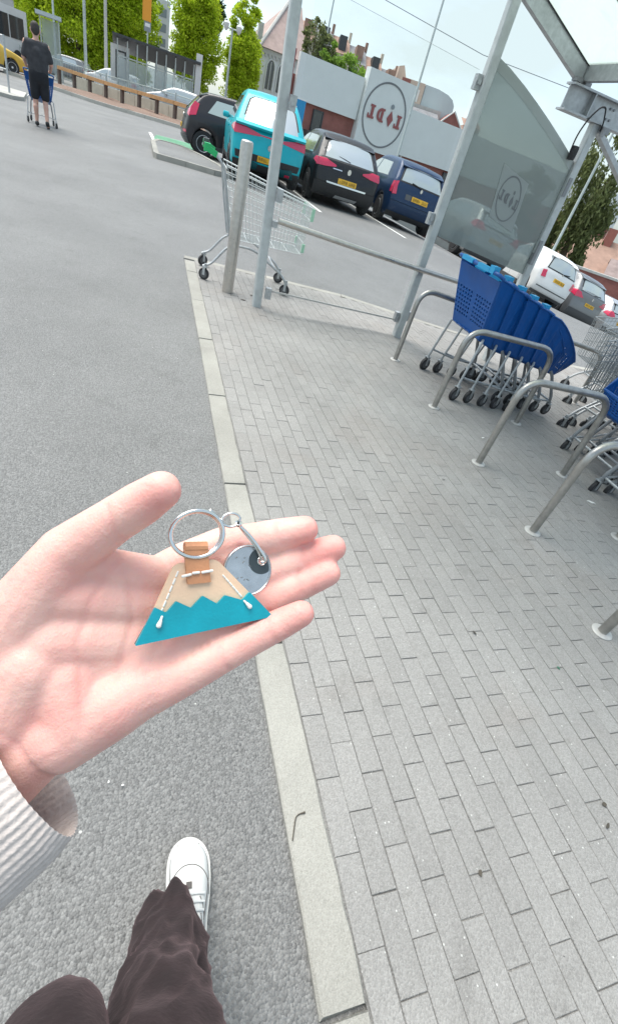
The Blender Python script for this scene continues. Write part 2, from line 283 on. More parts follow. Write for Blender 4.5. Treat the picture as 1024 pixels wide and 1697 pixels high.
class MB:
    def __init__(s): s.v = []; s.f = []
    def quad_verts(s, vs, fs):
        o = len(s.v); s.v += [tuple(p) for p in vs]; s.f += [tuple(i+o for i in f) for f in fs]; return s
    def box(s, c, d, rz=0, m=None):
        x, y, z = d[0]/2, d[1]/2, d[2]/2
        vs = [Vector(p) for p in ((-x,-y,-z),(x,-y,-z),(x,y,-z),(-x,y,-z),(-x,-y,z),(x,-y,z),(x,y,z),(-x,y,z))]
        if rz: vs = [Matrix.Rotation(rz, 3, 'Z') @ v for v in vs]
        if m is not None: vs = [m @ v for v in vs]
        return s.quad_verts([v+Vector(c) for v in vs], [(3,2,1,0),(4,5,6,7),(0,1,5,4),(1,2,6,5),(2,3,7,6),(3,0,4,7)])
    def tube(s, pts, r, n=8, cap=True, closed=False, flat=None):
        pts = [Vector(p) for p in pts]; k = len(pts); rs = r if isinstance(r, (list, tuple)) else [r]*k
        o = len(s.v); up = None
        for i in range(k):
            if closed: d = pts[(i+1) % k]-pts[i-1]
            else: d = pts[min(i+1, k-1)]-pts[max(i-1, 0)]
            d = d.normalized() if d.length > 1e-9 else Vector((0, 0, 1))
            if up is None: up = Vector((0, 0, 1)) if abs(d.z) < .9 else Vector((1, 0, 0))
            a = d.cross(up); 
            if a.length < 1e-6: a = d.orthogonal()
            a.normalize(); b = a.cross(d).normalized(); up = b
            for j in range(n):
                t = 2*math.pi*(j+.5)/n
                s.v.append(tuple(pts[i] + a*(math.cos(t)*rs[i]) + b*(math.sin(t)*rs[i]*(flat or 1))))
        m = k if closed else k-1
        for i in range(m):
            p, q = o+i*n, o+((i+1) % k)*n
            for j in range(n): s.f.append((p+j, p+(j+1) % n, q+(j+1) % n, q+j))
        if cap and not closed:
            s.f.append(tuple(o+j for j in reversed(range(n)))); s.f.append(tuple(o+(k-1)*n+j for j in range(n)))
        return s
    def lathe(s, prof, c=(0,0,0), n=16, axis='Z'):
        o = len(s.v); k = len(prof)
        for r, z in prof:
            for j in range(n):
                t = 2*math.pi*j/n; p = (r*math.cos(t), r*math.sin(t), z)
                if axis == 'X': p = (z, r*math.cos(t), r*math.sin(t))
                if axis == 'Y': p = (r*math.sin(t), z, r*math.cos(t))
                s.v.append((p[0]+c[0], p[1]+c[1], p[2]+c[2]))
        for i in range(k-1):
            for j in range(n): s.f.append((o+i*n+j, o+i*n+(j+1) % n, o+(i+1)*n+(j+1) % n, o+(i+1)*n+j))
        s.f.append(tuple(o+j for j in reversed(range(n)))); s.f.append(tuple(o+(k-1)*n+j for j in range(n)))
        return s
    def prism(s, poly, fn, d0, d1):
        """poly = 2-d outline; fn(u, v, d) -> 3-d point; closed solid between d0 and d1"""
        n = len(poly); o = len(s.v)
        s.v += [tuple(fn(u, v, d0)) for u, v in poly] + [tuple(fn(u, v, d1)) for u, v in poly]
        s.f.append(tuple(o+i for i in reversed(range(n)))); s.f.append(tuple(o+n+i for i in range(n)))
        for i in range(n): j = (i+1) % n; s.f.append((o+i, o+j, o+n+j, o+n+i))
        return s
    def mesh(s, name):
        me = bpy.data.meshes.new(name); me.from_pydata(s.v, [], s.f); me.update()
        b = bmesh.new(); b.from_mesh(me); bmesh.ops.recalc_face_normals(b, faces=b.faces); b.to_mesh(me); b.free()
        return me
def tag(o, label=None, cat=None, group=None, kind=None):
    for k, v in (('label', label), ('category', cat), ('group', group), ('kind', kind)):
        if v: o[k] = v
    return o
def link(name, me, m, parent=None, smooth=None):
    o = bpy.data.objects.new(name, me); COL.objects.link(o)
    if m is not None and not me.materials: me.materials.append(M[m] if isinstance(m, str) else m)
    if parent is not None: o.parent = parent
    if smooth is not None:
        me.shade_smooth(); me.set_sharp_from_angle(angle=R(smooth))
    return o
def obj(name, mb, m, parent=None, smooth=35, world=False):
    """world=True: the coordinates are world ones; they are made local to the parent's (unrotated) place"""
    if world and parent is not None:
        p = parent; off = Vector((0, 0, 0))
        while p is not None: off += p.location; p = p.parent
        mb.v = [(v[0]-off.x, v[1]-off.y, v[2]-off.z) for v in mb.v]
    return link(name, mb.mesh(name), m, parent, smooth)
def thing(name, label, cat, loc=(0,0,0), rz=0, group=None):
    o = bpy.data.objects.new(name, None); COL.objects.link(o); o.location = loc; o.rotation_euler = (0, 0, rz); o.empty_display_size = .1
    return tag(o, label, cat, group)
def dup(root, loc, rz=None, label=None, group=None):
    r = root.copy(); COL.objects.link(r); r.location = loc
    if rz is not None: r.rotation_euler = (0, 0, rz)
    if label: r['label'] = label
    if group: r['group'] = group
    for ch in list(root.children):
        c = ch.copy(); COL.objects.link(c); c.parent = r
        for g2 in list(ch.children):
            d = g2.copy(); COL.objects.link(d); d.parent = c
    return r
def struct(name, mb, m, parent=None, smooth=None):
    o = obj(name, mb, m, parent, smooth)
    if parent is None: o['kind'] = 'structure'
    return o
def arc(c, r, a0, a1, n, ax=(1,0,0), ay=(0,0,1)):
    ax, ay, c = Vector(ax), Vector(ay), Vector(c)
    return [c + ax*(r*math.cos(a0+(a1-a0)*i/n)) + ay*(r*math.sin(a0+(a1-a0)*i/n)) for i in range(n+1)]
def fillet(pts, r, n=6):
    pts = [Vector(p) for p in pts]; out = [pts[0]]
    for i in range(1, len(pts)-1):
        a, b, c = pts[i-1], pts[i], pts[i+1]; rr = min(r, (a-b).length*.48, (c-b).length*.48)
        p, q = b+(a-b).normalized()*rr, b+(c-b).normalized()*rr
        for k in range(n+1): t = k/n; out.append(p*(1-t)**2 + b*(2*t*(1-t)) + q*t*t)
    out.append(pts[-1]); return out
def capsule(mb, a, ra, b, rb, nrm=None, flat=1.0, n=14):
    a, b = Vector(a), Vector(b); d = b-a; l = d.length; d = d.normalized() if l > 1e-9 else Vector((0,0,1))
    if nrm is None: nrm = d.orthogonal()
    nrm = (Vector(nrm) - d*Vector(nrm).dot(d)).normalized(); sd = d.cross(nrm)
    o = len(mb.v); rings = []
    for k in range(1, 5): t = math.pi/2*(1-k/4.5); rings.append((a - d*(ra*math.sin(t)), ra*math.cos(t)))
    for k in range(0, 5): t = k/4; rings.append((a.lerp(b, t), ra+(rb-ra)*t))
    for k in range(1, 5): t = math.pi/2*(k/4.5); rings.append((b + d*(rb*math.sin(t)), rb*math.cos(t)))
    for c, r in rings:
        for j in range(n): t = 2*math.pi*j/n; mb.v.append(tuple(c + sd*(math.cos(t)*r) + nrm*(math.sin(t)*r*flat)))
    for i in range(len(rings)-1):
        for j in range(n): mb.f.append((o+i*n+j, o+i*n+(j+1)%n, o+(i+1)*n+(j+1)%n, o+(i+1)*n+j))
    mb.f.append(tuple(o+j for j in reversed(range(n)))); mb.f.append(tuple(o+(len(rings)-1)*n+j for j in range(n)))
def fuse(mb, voxel, it=6, fac=.5):
    """one continuous surface out of overlapping solids"""
    me = mb.mesh('tmp'); o = bpy.data.objects.new('tmp', me); COL.objects.link(o)
    r = o.modifiers.new('r', 'REMESH'); r.mode = 'VOXEL'; r.voxel_size = voxel; r.use_smooth_shade = True
    s = o.modifiers.new('s', 'SMOOTH'); s.iterations = it; s.factor = fac
    dg = bpy.context.evaluated_depsgraph_get(); dg.update()
    res = bpy.data.meshes.new_from_object(o.evaluated_get(dg)); bpy.data.objects.remove(o); res.materials.clear()
    res.shade_smooth(); return res
def lerp(a, b, t): return a+(b-a)*t
# ------------------------------------------------------------------ ground, kerb, paving
rnd = random.Random(7)
def sheet(name, xs, ys, dz, m, kind='structure', keep=None):
    mb = MB(); nx, ny = len(xs), len(ys)
    mb.v = [(x, y, gz(x, y)+dz) for y in ys for x in xs]
    for j in range(ny-1):
        for i in range(nx-1):
            if keep and not keep((xs[i]+xs[i+1])/2, (ys[j]+ys[j+1])/2): continue
            mb.f.append((j*nx+i, j*nx+i+1, (j+1)*nx+i+1, (j+1)*nx+i))
    o = obj(name, mb, m); o.data.shade_smooth(); o['kind'] = kind; return o
def frange(a, b, s): n = max(1, round((b-a)/s)); return [a+(b-a)*i/n for i in range(n+1)]
gx = [-450, -200, -100, -50, -25, -12, -8] + frange(-6, 26, .5) + [28, 32, 38, 45, 55, 70, 95, 150, 250, 450]
gy = [-120, -40, -15, -6] + frange(-3, 26, .5) + [28, 31, 35, 42, 52, 65, 90, 140, 250, 450]
sheet('ground', gx, gy, 0.0, 'asphalt')

def back_y(x): return 6.0 - .155*min(max(x, 0), 3.4)
KT = .014
pave = sheet('pavement', [.105] + frange(.5, 8, .5), frange(-3, 5.0, .5)+[5.4], .0102, 'joint_sand')
mb = MB()                                # the strip of bed up to the slanting back kerb
xs = [.105]+frange(.5, 8, .5)
for a, b in zip(xs, xs[1:]):
    mb.quad_verts([(a, 5.4, gz(a, 5.4)+.0102), (b, 5.4, gz(b, 5.4)+.0102), (b, back_y(b), gz(b, back_y(b))+.0102), (a, back_y(a), gz(a, back_y(a))+.0102)], [(0,1,2,3)])
obj('bed', mb, 'joint_sand', pave)

def stone(mb, lx, ly, h, ch):
    x, y = lx/2, ly/2
    vs = [(-x,-y,-h),(x,-y,-h),(x,y,-h),(-x,y,-h),(-x,-y,-ch),(x,-y,-ch),(x,y,-ch),(-x,y,-ch),(-x+ch,-y+ch,0),(x-ch,-y+ch,0),(x-ch,y-ch,0),(-x+ch,y-ch,0)]
    fs = [(8,9,10,11)] + [(i, (i+1) % 4, 4+(i+1) % 4, 4+i) for i in range(4)] + [(4+i, 4+(i+1) % 4, 8+(i+1) % 4, 8+i) for i in range(4)]
    return vs, fs
kerb = bpy.data.objects.new('kerb', None); COL.objects.link(kerb); kerb['kind'] = 'structure'; kerb['label'] = 'pale concrete kerb edging between the asphalt and the block paving'
y = 2.746 - .915*6; kys = []
while y < 5.9: kys.append(y); y += .915
kys.append(5.93)
for a, b in zip(kys, kys[1:]):
    mb = MB(); ln = b-a-.005; K = 16; ch = .0045        # cut along its length so that the worn arrises wander
    for i in range(K+1):
        yy = -ln/2+ln*i/K; e = ch if i in (0, K) else 0; w0, w1 = -.054+rnd.uniform(-.0012, .0012), .054+rnd.uniform(-.0012, .0012); c0, c1 = ch*rnd.uniform(.5, 1.5), ch*rnd.uniform(.5, 1.5)
        mb.v += [(w0, yy, -.05), (w0, yy, -c0-e), (w0+c0, yy+(e if i == 0 else -e), -e*.2), (w1-c1, yy+(e if i == 0 else -e), -e*.2), (w1, yy, -c1-e), (w1, yy, -.05)]
    for i in range(K):
        for j in range(5): q_ = i*6+j; mb.f.append((q_, q_+1, q_+7, q_+6))
    mb.f += [(0,1,2,3,4,5), tuple(K*6+j for j in (5,4,3,2,1,0))]
    o = obj('kerb_stone', mb, 'kerb_stone', kerb); o.location = (.054+rnd.uniform(-.0015, .0015), (a+b)/2, KT+rnd.uniform(-.001, .0015)); o.rotation_euler = (0, rnd.uniform(-.006, .006), rnd.uniform(-.0015, .0015))
bx = [0.0, .93, 1.85, 2.76, 3.68, 4.6, 5.5, 6.4]
for a, b in zip(bx, bx[1:]):
    ya, yb = back_y(a), back_y(b); mb = MB(); vs, fs = stone(mb, math.hypot(b-a, yb-ya)-.005, .11, .05, .004); mb.quad_verts(vs, fs)
    o = obj('kerb_stone', mb, 'kerb_stone', kerb); o.location = ((a+b)/2, (ya+yb)/2+.055, gz((a+b)/2, 5.8)+KT); o.rotation_euler = (0, math.atan2(gz(a, 5.8)-gz(b, 5.8), b-a), math.atan2(yb-ya, b-a))

# block paving in stretcher bond, long sides along the kerb
PW, PL, J = .071, .186, .0019
pv_mesh = []
for k in range(5):
    mb = MB(); vs, fs = stone(mb, PW-J+rnd.uniform(-.001, .001), PL-J+rnd.uniform(-.002, .001), .045, .0014); mb.quad_verts(vs, fs); me = mb.mesh('paver'); me.materials.append(M['paver']); pv_mesh.append(me)
spots = []
for i in range(106):
    x = .111 + PW*(i+.5); off = (0.0 if i % 2 else .093) + rnd.uniform(-.012, .012)
    y = -1.6 + off
    while y < 6.1:
        if y+PL/2 < back_y(x)-.002: spots.append((x, y))
        elif y-PL/2 < back_y(x)-.06: spots.append((x, y, back_y(x)-.003-(y-PL/2)))
        y += PL
def in_view(p):
    v = Vector(p)-CAM_POS; d = v.dot(CF)
    if d < .1: return 0
    sx, sy = 512+778.9*v.dot(CR)/d, 848.5-778.9*v.dot(CU)/d
    if not (-10 < sx < 1034 and 300 < sy < 1707): return 0
    if sx < 560 and 860 < sy < 1090 and sy < 1090-(sx-420)*.4 and sy > 850: return 0      # behind the hand
    return 1.0/(d*d)
order = sorted(spots, key=lambda s: -in_view((s[0], s[1], 0)) if len(s) == 2 else 0)
single, rest = order[:300], order[300:]
for s in single:
    o = bpy.data.objects.new('paver', pv_mesh[rnd.randrange(5)]); COL.objects.link(o); o.parent = pave
    o.location = (s[0]+rnd.uniform(-.0008, .0008), s[1], gz(s[0], s[1])+KT+rnd.gauss(0, .0007)); o.rotation_euler = (rnd.gauss(0, .0026), rnd.gauss(0, .004)+(.07 if s[0] > 1.9 else 0), rnd.gauss(0, .004))
mb = MB()
for s in rest:
    ln = PL if len(s) == 2 else s[2]; yc = s[1] if len(s) == 2 else s[1]-PL/2+ln/2
    if ln < .02: continue
    vs, fs = stone(mb, PW-J, ln-J, .045, .0014); z = gz(s[0], yc)+KT+rnd.gauss(0, .0007)
    Rm = Matrix.Rotation(rnd.gauss(0, .004)+(.07 if s[0] > 1.9 else 0), 3, 'Y') @ Matrix.Rotation(rnd.gauss(0, .0026), 3, 'X')
    mb.quad_verts([Rm @ Vector(v)+Vector((s[0], yc, z)) for v in vs], fs)
o = obj('pavers', mb, 'paver_many', pave, smooth=None); o['kind'] = 'stuff'

# ------------------------------------------------------------------ car park markings, island, planted strip
def strip(mb, a, b, w, dz=.006, step=.5):
    a, b = Vector((*a, 0)), Vector((*b, 0)); n = max(1, int((b-a).length/step)); d = (b-a).normalized(); s = Vector((-d.y, d.x, 0))*w/2
    for i in range(n):
        p, q = a.lerp(b, i/n), a.lerp(b, (i+1)/n); P = [p+s, p-s, q-s, q+s]
        mb.quad_verts([(v.x, v.y, gz(v.x, v.y)+dz) for v in P], [(0,1,2,3)])
for k, (a, b) in enumerate((((3.28, 12.1), (3.35, 17.2)), ((5.48, 12.0), (5.52, 17.3)), ((7.7, 12.0), (7.75, 17.4)), ((10.3, 12.4), (10.35, 17.4)), ((13.1, 12.6), (13.2, 17.6)), ((1.5, 10.7), (6.7, 11.3)))):
    mb = MB(); strip(mb, a, b, .09)
    if k < 5: struct('bay_line', mb, 'white_line')
mb = MB()
for i in range(6): strip(mb, (-.35+.02*i, 19.3+i*.42), (1.1, 19.0+i*.42), .26, .008)
struct('green_bay_hatching', mb, 'green_paint')
mb = MB(); strip(mb, (-.2, 18.6), (1.5, 18.3), .10, .007); strip(mb, (-.45, 22), (-.3, 18.6), .1, .007); struct('bay_line', mb, 'white_line')
isl = [(-.33, 14.35), (-.25, 14.1), (1.0, 13.45), (1.4, 13.6), (1.32, 15.0), (.95, 16.6), (.5, 18.0), (-.22, 18.4), (-.4, 17.5)]
ctr = Vector((.4, 16.0, 0))
mb = MB(); mb.prism(isl, lambda u, v, d: (u, v, gz(u, v)+d), -.05, .095)
io = struct('traffic_island', mb, 'asphalt'); io['label'] = 'low kerbed asphalt island at the corner of the parking bays'
n = len(isl)
for i in range(n):
    a, b = Vector((*isl[i], 0)), Vector((*isl[(i+1) % n], 0)); ln = (b-a).length; k = max(1, round(ln/.9))
    for j in range(k):
        p, q = a.lerp(b, j/k), a.lerp(b, (j+1)/k); d = (q-p).normalized(); s = Vector((d.y, -d.x, 0)); z0 = gz(p.x, p.y); z1 = gz(q.x, q.y); p2, q2 = p+d*.004, q-d*.004
        m2 = MB(); o_, i_ = .012, -.11
        vs = [p2+s*o_, q2+s*o_, q2+s*i_, p2+s*i_]; zz = [z0, z1, z1, z0]
        m2.quad_verts([(v.x, v.y, z-.05) for v, z in zip(vs, zz)]+[(v.x, v.y, z+.108) for v, z in zip(vs, zz)], [(3,2,1,0),(4,5,6,7),(0,1,5,4),(1,2,6,5),(2,3,7,6),(3,0,4,7)])
        obj('kerb_stone', m2, 'kerb_stone', io)
# planted strip in front of the timber rail, with its kerb
mb = MB(); A, B = Vector((-7.6, 36.2, 0)), Vector((4.6, 26.3, 0)); dn = Vector((.62, .78, 0))
N = 16
for i in range(N):
    p, q = A.lerp(B, i/N), A.lerp(B, (i+1)/N)
    for j in range(3):
        P = [p+dn*(j*2.3), q+dn*(j*2.3), q+dn*((j+1)*2.3), p+dn*((j+1)*2.3)]
        mb.quad_verts([(v.x, v.y, gz(v.x, v.y)+.12+.04*math.sin(v.x*3+v.y)) for v in P], [(0,1,2,3)])
struct('planting_bed', mb, 'mulch')
kb = bpy.data.objects.new('planting_kerb', None); COL.objects.link(kb); kb['kind'] = 'structure'
for i in range(14):
    p, q = A.lerp(B, i/14), A.lerp(B, (i+1)/14-.0012); m2 = MB(); w = -dn*.16
    m2.quad_verts([(v.x, v.y, gz(v.x, v.y)+z) for z in (-.05, .14) for v in (p+w, q+w, q, p)], [(3,2,1,0),(4,5,6,7),(0,1,5,4),(1,2,6,5),(2,3,7,6),(3,0,4,7)])
    obj('kerb_stone', m2, 'concrete', kb)
# left kerbed corner with two posts (barrier of the far trolley bay)
mb = MB(); lc = [(-12, 21.6), (-4.45, 20.9), (-4.25, 21.5), (-4.6, 24), (-12, 24.6)]
mb.prism(lc, lambda u, v, d: (u, v, d), -.05, .10); lo_ = struct('far_footway', mb, 'concrete')
t = thing('barrier', 'pale tubular barrier standing on the kerbed corner at the far left', 'barrier', (-4.85, 21.7, .1))
for dx, dy in ((0.15, .1), (-.45, .15), (-1.6, .2)): m2 = MB(); m2.tube([(dx, dy, 0), (dx, dy, 1.35)], .03, 8); obj('post', m2, 'galv', t)
m2 = MB(); m2.tube([(.15, .1, 1.32), (-.45, .15, 1.32), (-1.6, .2, 1.32)], .022, 8); obj('rail', m2, 'galv', t)
m2 = MB(); m2.tube([(.15, .1, .55), (-.45, .15, .55), (-1.6, .2, .55)], .016, 8); obj('rail', m2, 'galv', t)
# ------------------------------------------------------------------ trolley shelter
SY = 4.62
t = thing('trolley_shelter', 'grey steel trolley shelter with tinted glass side panel and translucent roof', 'trolley shelter', (2.13, SY, 0))
def post(x, y, z0, z1, w, lean=0, m='post_grey'):
    mb = MB(); h = w/2; c = .008; ring = [(-h+c,-h),(h-c,-h),(h,-h+c),(h,h-c),(h-c,h),(-h+c,h),(-h,h-c),(-h,-h+c)]
    mb.prism(ring, lambda u, v, d: (x+u+lean*(d-z0), y+v, d), z0, z1); return mb
obj('post', post(2.135, SY, gz(2.13, SY)+.004, 2.58, .078, -.012), 'post_grey', t, world=True)
obj('post', post(3.36, SY, gz(3.36, SY)+.004, 2.088, .074, -.035), 'post_grey', t, world=True)
obj('post', post(.62, 4.72, .01, 2.72, .080, -.045), 'post_grey', t, world=True)
obj('post', post(.62+3.4, 1.0, -.1, 2.25, .080), 'post_grey', t, world=True)
# rail and its brackets
mb = MB(); mb.tube([(.66, 4.60, .775), (1.4, 4.55, .725), (2.13, 4.55, .675), (2.9, 4.55, .63), (3.32, 4.57, .60)], .0245, 12); obj('rail', mb, 'steel', t, world=True)
for x, y, z in ((.645, 4.655, .735), (2.115, SY-.045, .645), ):
    mb = MB(); mb.box((x, y, z), (.045, .03, .05)); obj('bracket', mb, 'galv', t, world=True)
for x, z in ((2.135-.062-.012*2.05, 2.05), (2.135-.062-.012*1.09, 1.09), (2.135-.062, .19), (.62+.062-.045*1.55, 1.55), (.62+.075, .17), (.62+.062-.045*.95, .95)):
    mb = MB(); mb.box((x, SY+.02, z), (.05, .055, .095)); mb.box((x, SY-.013, z), (.03, .014, .03)); obj('bracket', mb, 'galv', t, world=True)
for x, z in ((2.135+.055, .22), ):
    mb = MB(); mb.box((x, SY+.01, z), (.05, .06, .09)); obj('bracket', mb, 'galv', t, world=True)
# clear pane between the first two posts
def pane_mb(poly, y, th):
    mb = MB(); mb.prism(poly, lambda u, v, d: (u, y+d, v), -th/2, th/2); return mb
cg = obj('glass_pane', pane_mb([(.72, .20), (2.04, .165), (2.03, 2.12), (.64, 2.2)], 4.64, .008), 'clear_glass', t, world=True)
mb = MB(); mb.box((1.38, 4.64, .176), (1.33, .013, .014), m=Matrix.Rotation(.026, 3, 'Y')); obj('pane_edge', mb, 'flange', t, world=True)
# tinted side panel with its arched head, and the store sticker on it
top = [(2.11, 2.235), (2.28, 2.192), (2.46, 2.135), (2.64, 2.07), (2.82, 2.0), (3.0, 1.925), (3.17, 1.85), (3.27, 1.80)]
tg = obj('tinted_pane', pane_mb([(2.175, .975), (3.30, .845)] + list(reversed(top)), SY+.005, .010), 'tinted_glass', t, world=True)
mb = MB()
for (a, b) in zip(top, top[1:]): mb.quad_verts([(a[0], SY-.004, a[1]), (b[0], SY-.004, b[1]), (b[0], SY-.004, b[1]-.07), (a[0], SY-.004, a[1]-.07)], [(0,1,2,3)])
obj('pane_frosting', mb, 'sticker', tg, world=True)
mb = MB(); mb.tube([(2.168, SY-.002, .97), (2.135, SY-.002, 2.2)], .006, 6); obj('pane_seal', mb, 'black_plastic', tg, world=True)
# logo: mirrored letters, diamond and dot inside a ring
LET_L = [(0, 0), (.36, 0), (.36, .17), (.30, .17), (.27, .09), (.21, .09), (.21, .42), (.27, .42), (.27, .5), (.01, .5), (.01, .42), (.07, .42), (.07, .09), (0, .09)]
LET_D = [(0, 0), (.20, 0), (.33, .06), (.40, .17), (.40, .33), (.33, .44), (.20, .5), (0, .5), (0, .42), (.06, .42), (.06, .08), (0, .08)]
HOLE_D = [(.19, .09), (.24, .13), (.27, .19), (.27, .31), (.24, .37), (.19, .41)]
DIA = [(.17, -.12), (.34, .17), (.17, .46), (.0, .17)]
def logo(parent, origin, ux, uz, n, s, m_ring, m_let, m_dot, ring_w=.055, R0=1.0, world=True, proud=.004):
    O, ux, uz, n = Vector(origin), Vector(ux), Vector(uz), Vector(n)
    fn = lambda u, v, d: O + ux*u*s + uz*v*s + n*d
    mb = MB(); k = 64
    for i in range(k):
        a, b = 2*math.pi*i/k, 2*math.pi*(i+1)/k; r0, r1 = R0, R0-ring_w
        ps = [(r0*math.cos(a), r0*math.sin(a)), (r0*math.cos(b), r0*math.sin(b)), (r1*math.cos(b), r1*math.sin(b)), (r1*math.cos(a), r1*math.sin(a))]
        mb.quad_verts([fn(*p, proud) for p in ps]+[fn(*p, 0) for p in ps], [(0,1,2,3), (0,4,5,1), (2,6,7,3)])
    obj('logo_ring', mb, m_ring, parent, world=world)
    # reading order runs right to left: the photograph shows the sign mirrored
    def put(poly, x0, y0, sc, m, name, hole=None):
        mb = MB()
        pl = [(-(x0+u*sc), y0+v*sc) for u, v in poly]
        if hole is None: mb.prism(pl, fn, proud+.0005, proud*2)
        else:
            hl = [(-(x0+u*sc), y0+v*sc) for u, v in hole]
            # walk the outline, cut over to the hole and back
            i0 = 0; path = pl[:1] ; path = [pl[10], pl[11], pl[0], pl[1], pl[2], pl[3], pl[4], pl[5], pl[6], pl[7], pl[8], pl[9]]
            out = [pl[11], pl[0], pl[1], pl[2], pl[3], pl[4], pl[5], pl[6], pl[7], pl[8], pl[9], pl[10]]
            b = bmesh.new(); vo = [b.verts.new(fn(*p, proud*2)) for p in out]; vh = [b.verts.new(fn(*p, proud*2)) for p in hl]
            es = [b.edges.new((vo[i], vo[(i+1) % len(vo)])) for i in range(len(vo))] + [b.edges.new((vh[i], vh[(i+1) % len(vh)])) for i in range(len(vh))]
            bmesh.ops.triangle_fill(b, use_beauty=True, edges=es); b.normal_update()
            r = bmesh.ops.extrude_face_region(b, geom=list(b.faces)); bmesh.ops.translate(b, vec=-n*proud*.9, verts=[v for v in r['geom'] if isinstance(v, bmesh.types.BMVert)])
            bmesh.ops.recalc_face_normals(b, faces=b.faces)
            mb.v = [tuple(v.co) for v in b.verts]; b.verts.index_update(); mb.f = [tuple(v.index for v in f.verts) for f in b.faces]; b.free()
        obj(name, mb, m, parent, world=world)
    put(LET_L, -.82, -.24, .84, m_let, 'letter'); put(DIA, -.42, -.17, .86, m_let, 'letter'); put(LET_D, .02, -.21, .84, m_let, 'letter', HOLE_D); put(LET_L, .48, -.20, .84, m_let, 'letter')
    mb = MB(); k = 18; mb.prism([(.27+.075*math.cos(2*math.pi*i/k), .35+.075*math.sin(2*math.pi*i/k)) for i in range(k)], fn, proud+.0005, proud*2); obj('logo_dot', mb, m_dot, parent, world=world)
def plate(poly, y0, y1): mb = MB(); mb.prism(poly, lambda u, v, d: (u, d, v), y0, y1); return mb
obj('glass_sticker', plate([(2.63, 1.235), (2.945, 1.165), (2.895, 1.555), (2.565, 1.635)], SY-.0035, SY-.0015), 'sticker', tg, world=True)
logo(tg, (2.755, SY-.0045, 1.40), (.14, 0, -.028), (-.008, 0, .19), (0, -1, 0), 1.0, 'logo_ring', 'logo_ring', 'logo_ring', .06, .92, proud=.0012)
# cantilever beam, roof frame, roof sheet
def ibeam(x0, x1, z0, z1, y, fw, tf=.014, tw=.010):
    mb = MB(); c = (x0+x1)/2; l = x1-x0
    mb.box((c, y, z0+tf/2), (l, fw, tf)); mb.box((c, y, z1-tf/2), (l, fw, tf)); mb.box((c, y, (z0+z1)/2), (l-.002, tw, z1-z0-2*tf+.002)); return mb
obj('beam', ibeam(2.87, 6.4, 2.09, 2.27, SY, .12), 'galv', t, world=True)
for x in (3.12, 4.4): mb = MB(); mb.box((x, SY-.032, 2.18), (.010, .052, .150)); obj('stiffener', mb, 'galv', t, world=True)
for x in (3.36, 3.40):
    for z in (2.145, 2.215): mb = MB(); mb.lathe([(.009, -.012), (.009, .0)], (x, SY-.006, z), 6, 'Y'); obj('bolt', mb, 'galv_dark', t, world=True)
for x, z in ((2.9, 2.29), (3.0, 2.283)): mb = MB(); mb.box((x, SY-.02, z), (.06, .07, .028)); obj('beam_clip', mb, 'galv_dark', t, world=True)
SL = .36; roofz = lambda x: 2.40 + SL*(2.90-x)
def slope_beam(y, x0, x1, w, h, dz=0):
    mb = MB(); ps = []
    for x in (x0, x1):
        for dy, dzz in ((-w/2, 0), (w/2, 0), (w/2, -h), (-w/2, -h)): ps.append((x, y+dy, roofz(x)+dzz+dz))
    mb.quad_verts(ps, [(0,1,2,3), (7,6,5,4), (0,4,5,1), (1,5,6,2), (2,6,7,3), (3,7,4,0)]); return mb
for y in (SY, 3.70, 2.78, 1.86, .94): obj('rafter', slope_beam(y, .6, 2.935, .055, .115), 'galv', t, world=True)
mb = MB(); mb.box((2.965, (SY+.9)/2, 2.345), (.05, SY-.9+.06, .11)); obj('purlin', mb, 'galv', t, world=True)
mb = MB(); mb.box((.57, (SY+.9)/2, roofz(.57)-.05), (.05, SY-.9+.06, .10)); obj('purlin', mb, 'galv', t, world=True)
for ya, yb in ((3.70, SY), (2.78, 3.70), (1.86, 2.78), (.94, 1.86)):
    mb = MB(); y0, y1 = ya+.004, yb-.004; x0, x1 = .58, 2.98
    mb.quad_verts([(x, y, roofz(x)+dz) for dz in (.004, .014) for x, y in ((x0, y0), (x1, y0), (x1, y1), (x0, y1))], [(3,2,1,0),(4,5,6,7),(0,1,5,4),(1,2,6,5),(2,3,7,6),(3,0,4,7)])
    obj('roof_panel', mb, 'roof_sheet', t, world=True)
    mb = MB(); 
    for e in (y0+.032, y1-.032): mb.tube([(x0, e, roofz(x0)-.002), (x1, e, roofz(x1)-.002)], .005, 6)
    obj('roof_seal', mb, 'black_plastic', t, world=True)
mb = MB(); mb.tube([(3.32, SY, 2.07), (3.8, SY-.01, 1.83), (4.6, SY-.02, 1.42)], .036, 6); obj('brace', mb, 'galv', t, world=True)
mb = MB(); mb.box((3.36, SY-.03, 2.065), (.09, .1, .045)); mb.lathe([(.02, -.03), (.02, .03)], (3.33, SY-.09, 2.05), 8); obj('post_head', mb, 'galv_dark', t, world=True)
mb = MB(); mb.tube(fillet([(3.15, SY-.02, 1.86), (3.12, SY-.05, 1.98), (3.14, SY-.07, 2.10), (3.2, SY-.08, 2.19), (3.25, SY-.08, 2.20), (3.30, SY-.08, 2.10), (3.31, SY-.07, 2.05)], .05, 4), .007, 6); obj('cable', mb, 'black_plastic', t, world=True)
for x, z in ((3.285, 1.62), (3.30, 1.06)): mb = MB(); mb.box((x, SY-.02, z), (.035, .05, .15 if z > 1.2 else .22), m=Matrix.Rotation(-.03, 3, 'Y')); obj('pane_clamp', mb, 'galv_dark', t, world=True)
mb = MB(); mb.lathe([(.03, -.05), (.034, -.03), (.034, .03), (.03, .05)], (3.18, SY-.03, 1.86), 10); obj('cable_gland', mb, 'black_plastic', t, world=True)
for x, y in ((2.135, SY), (.62, 4.72)):
    pass

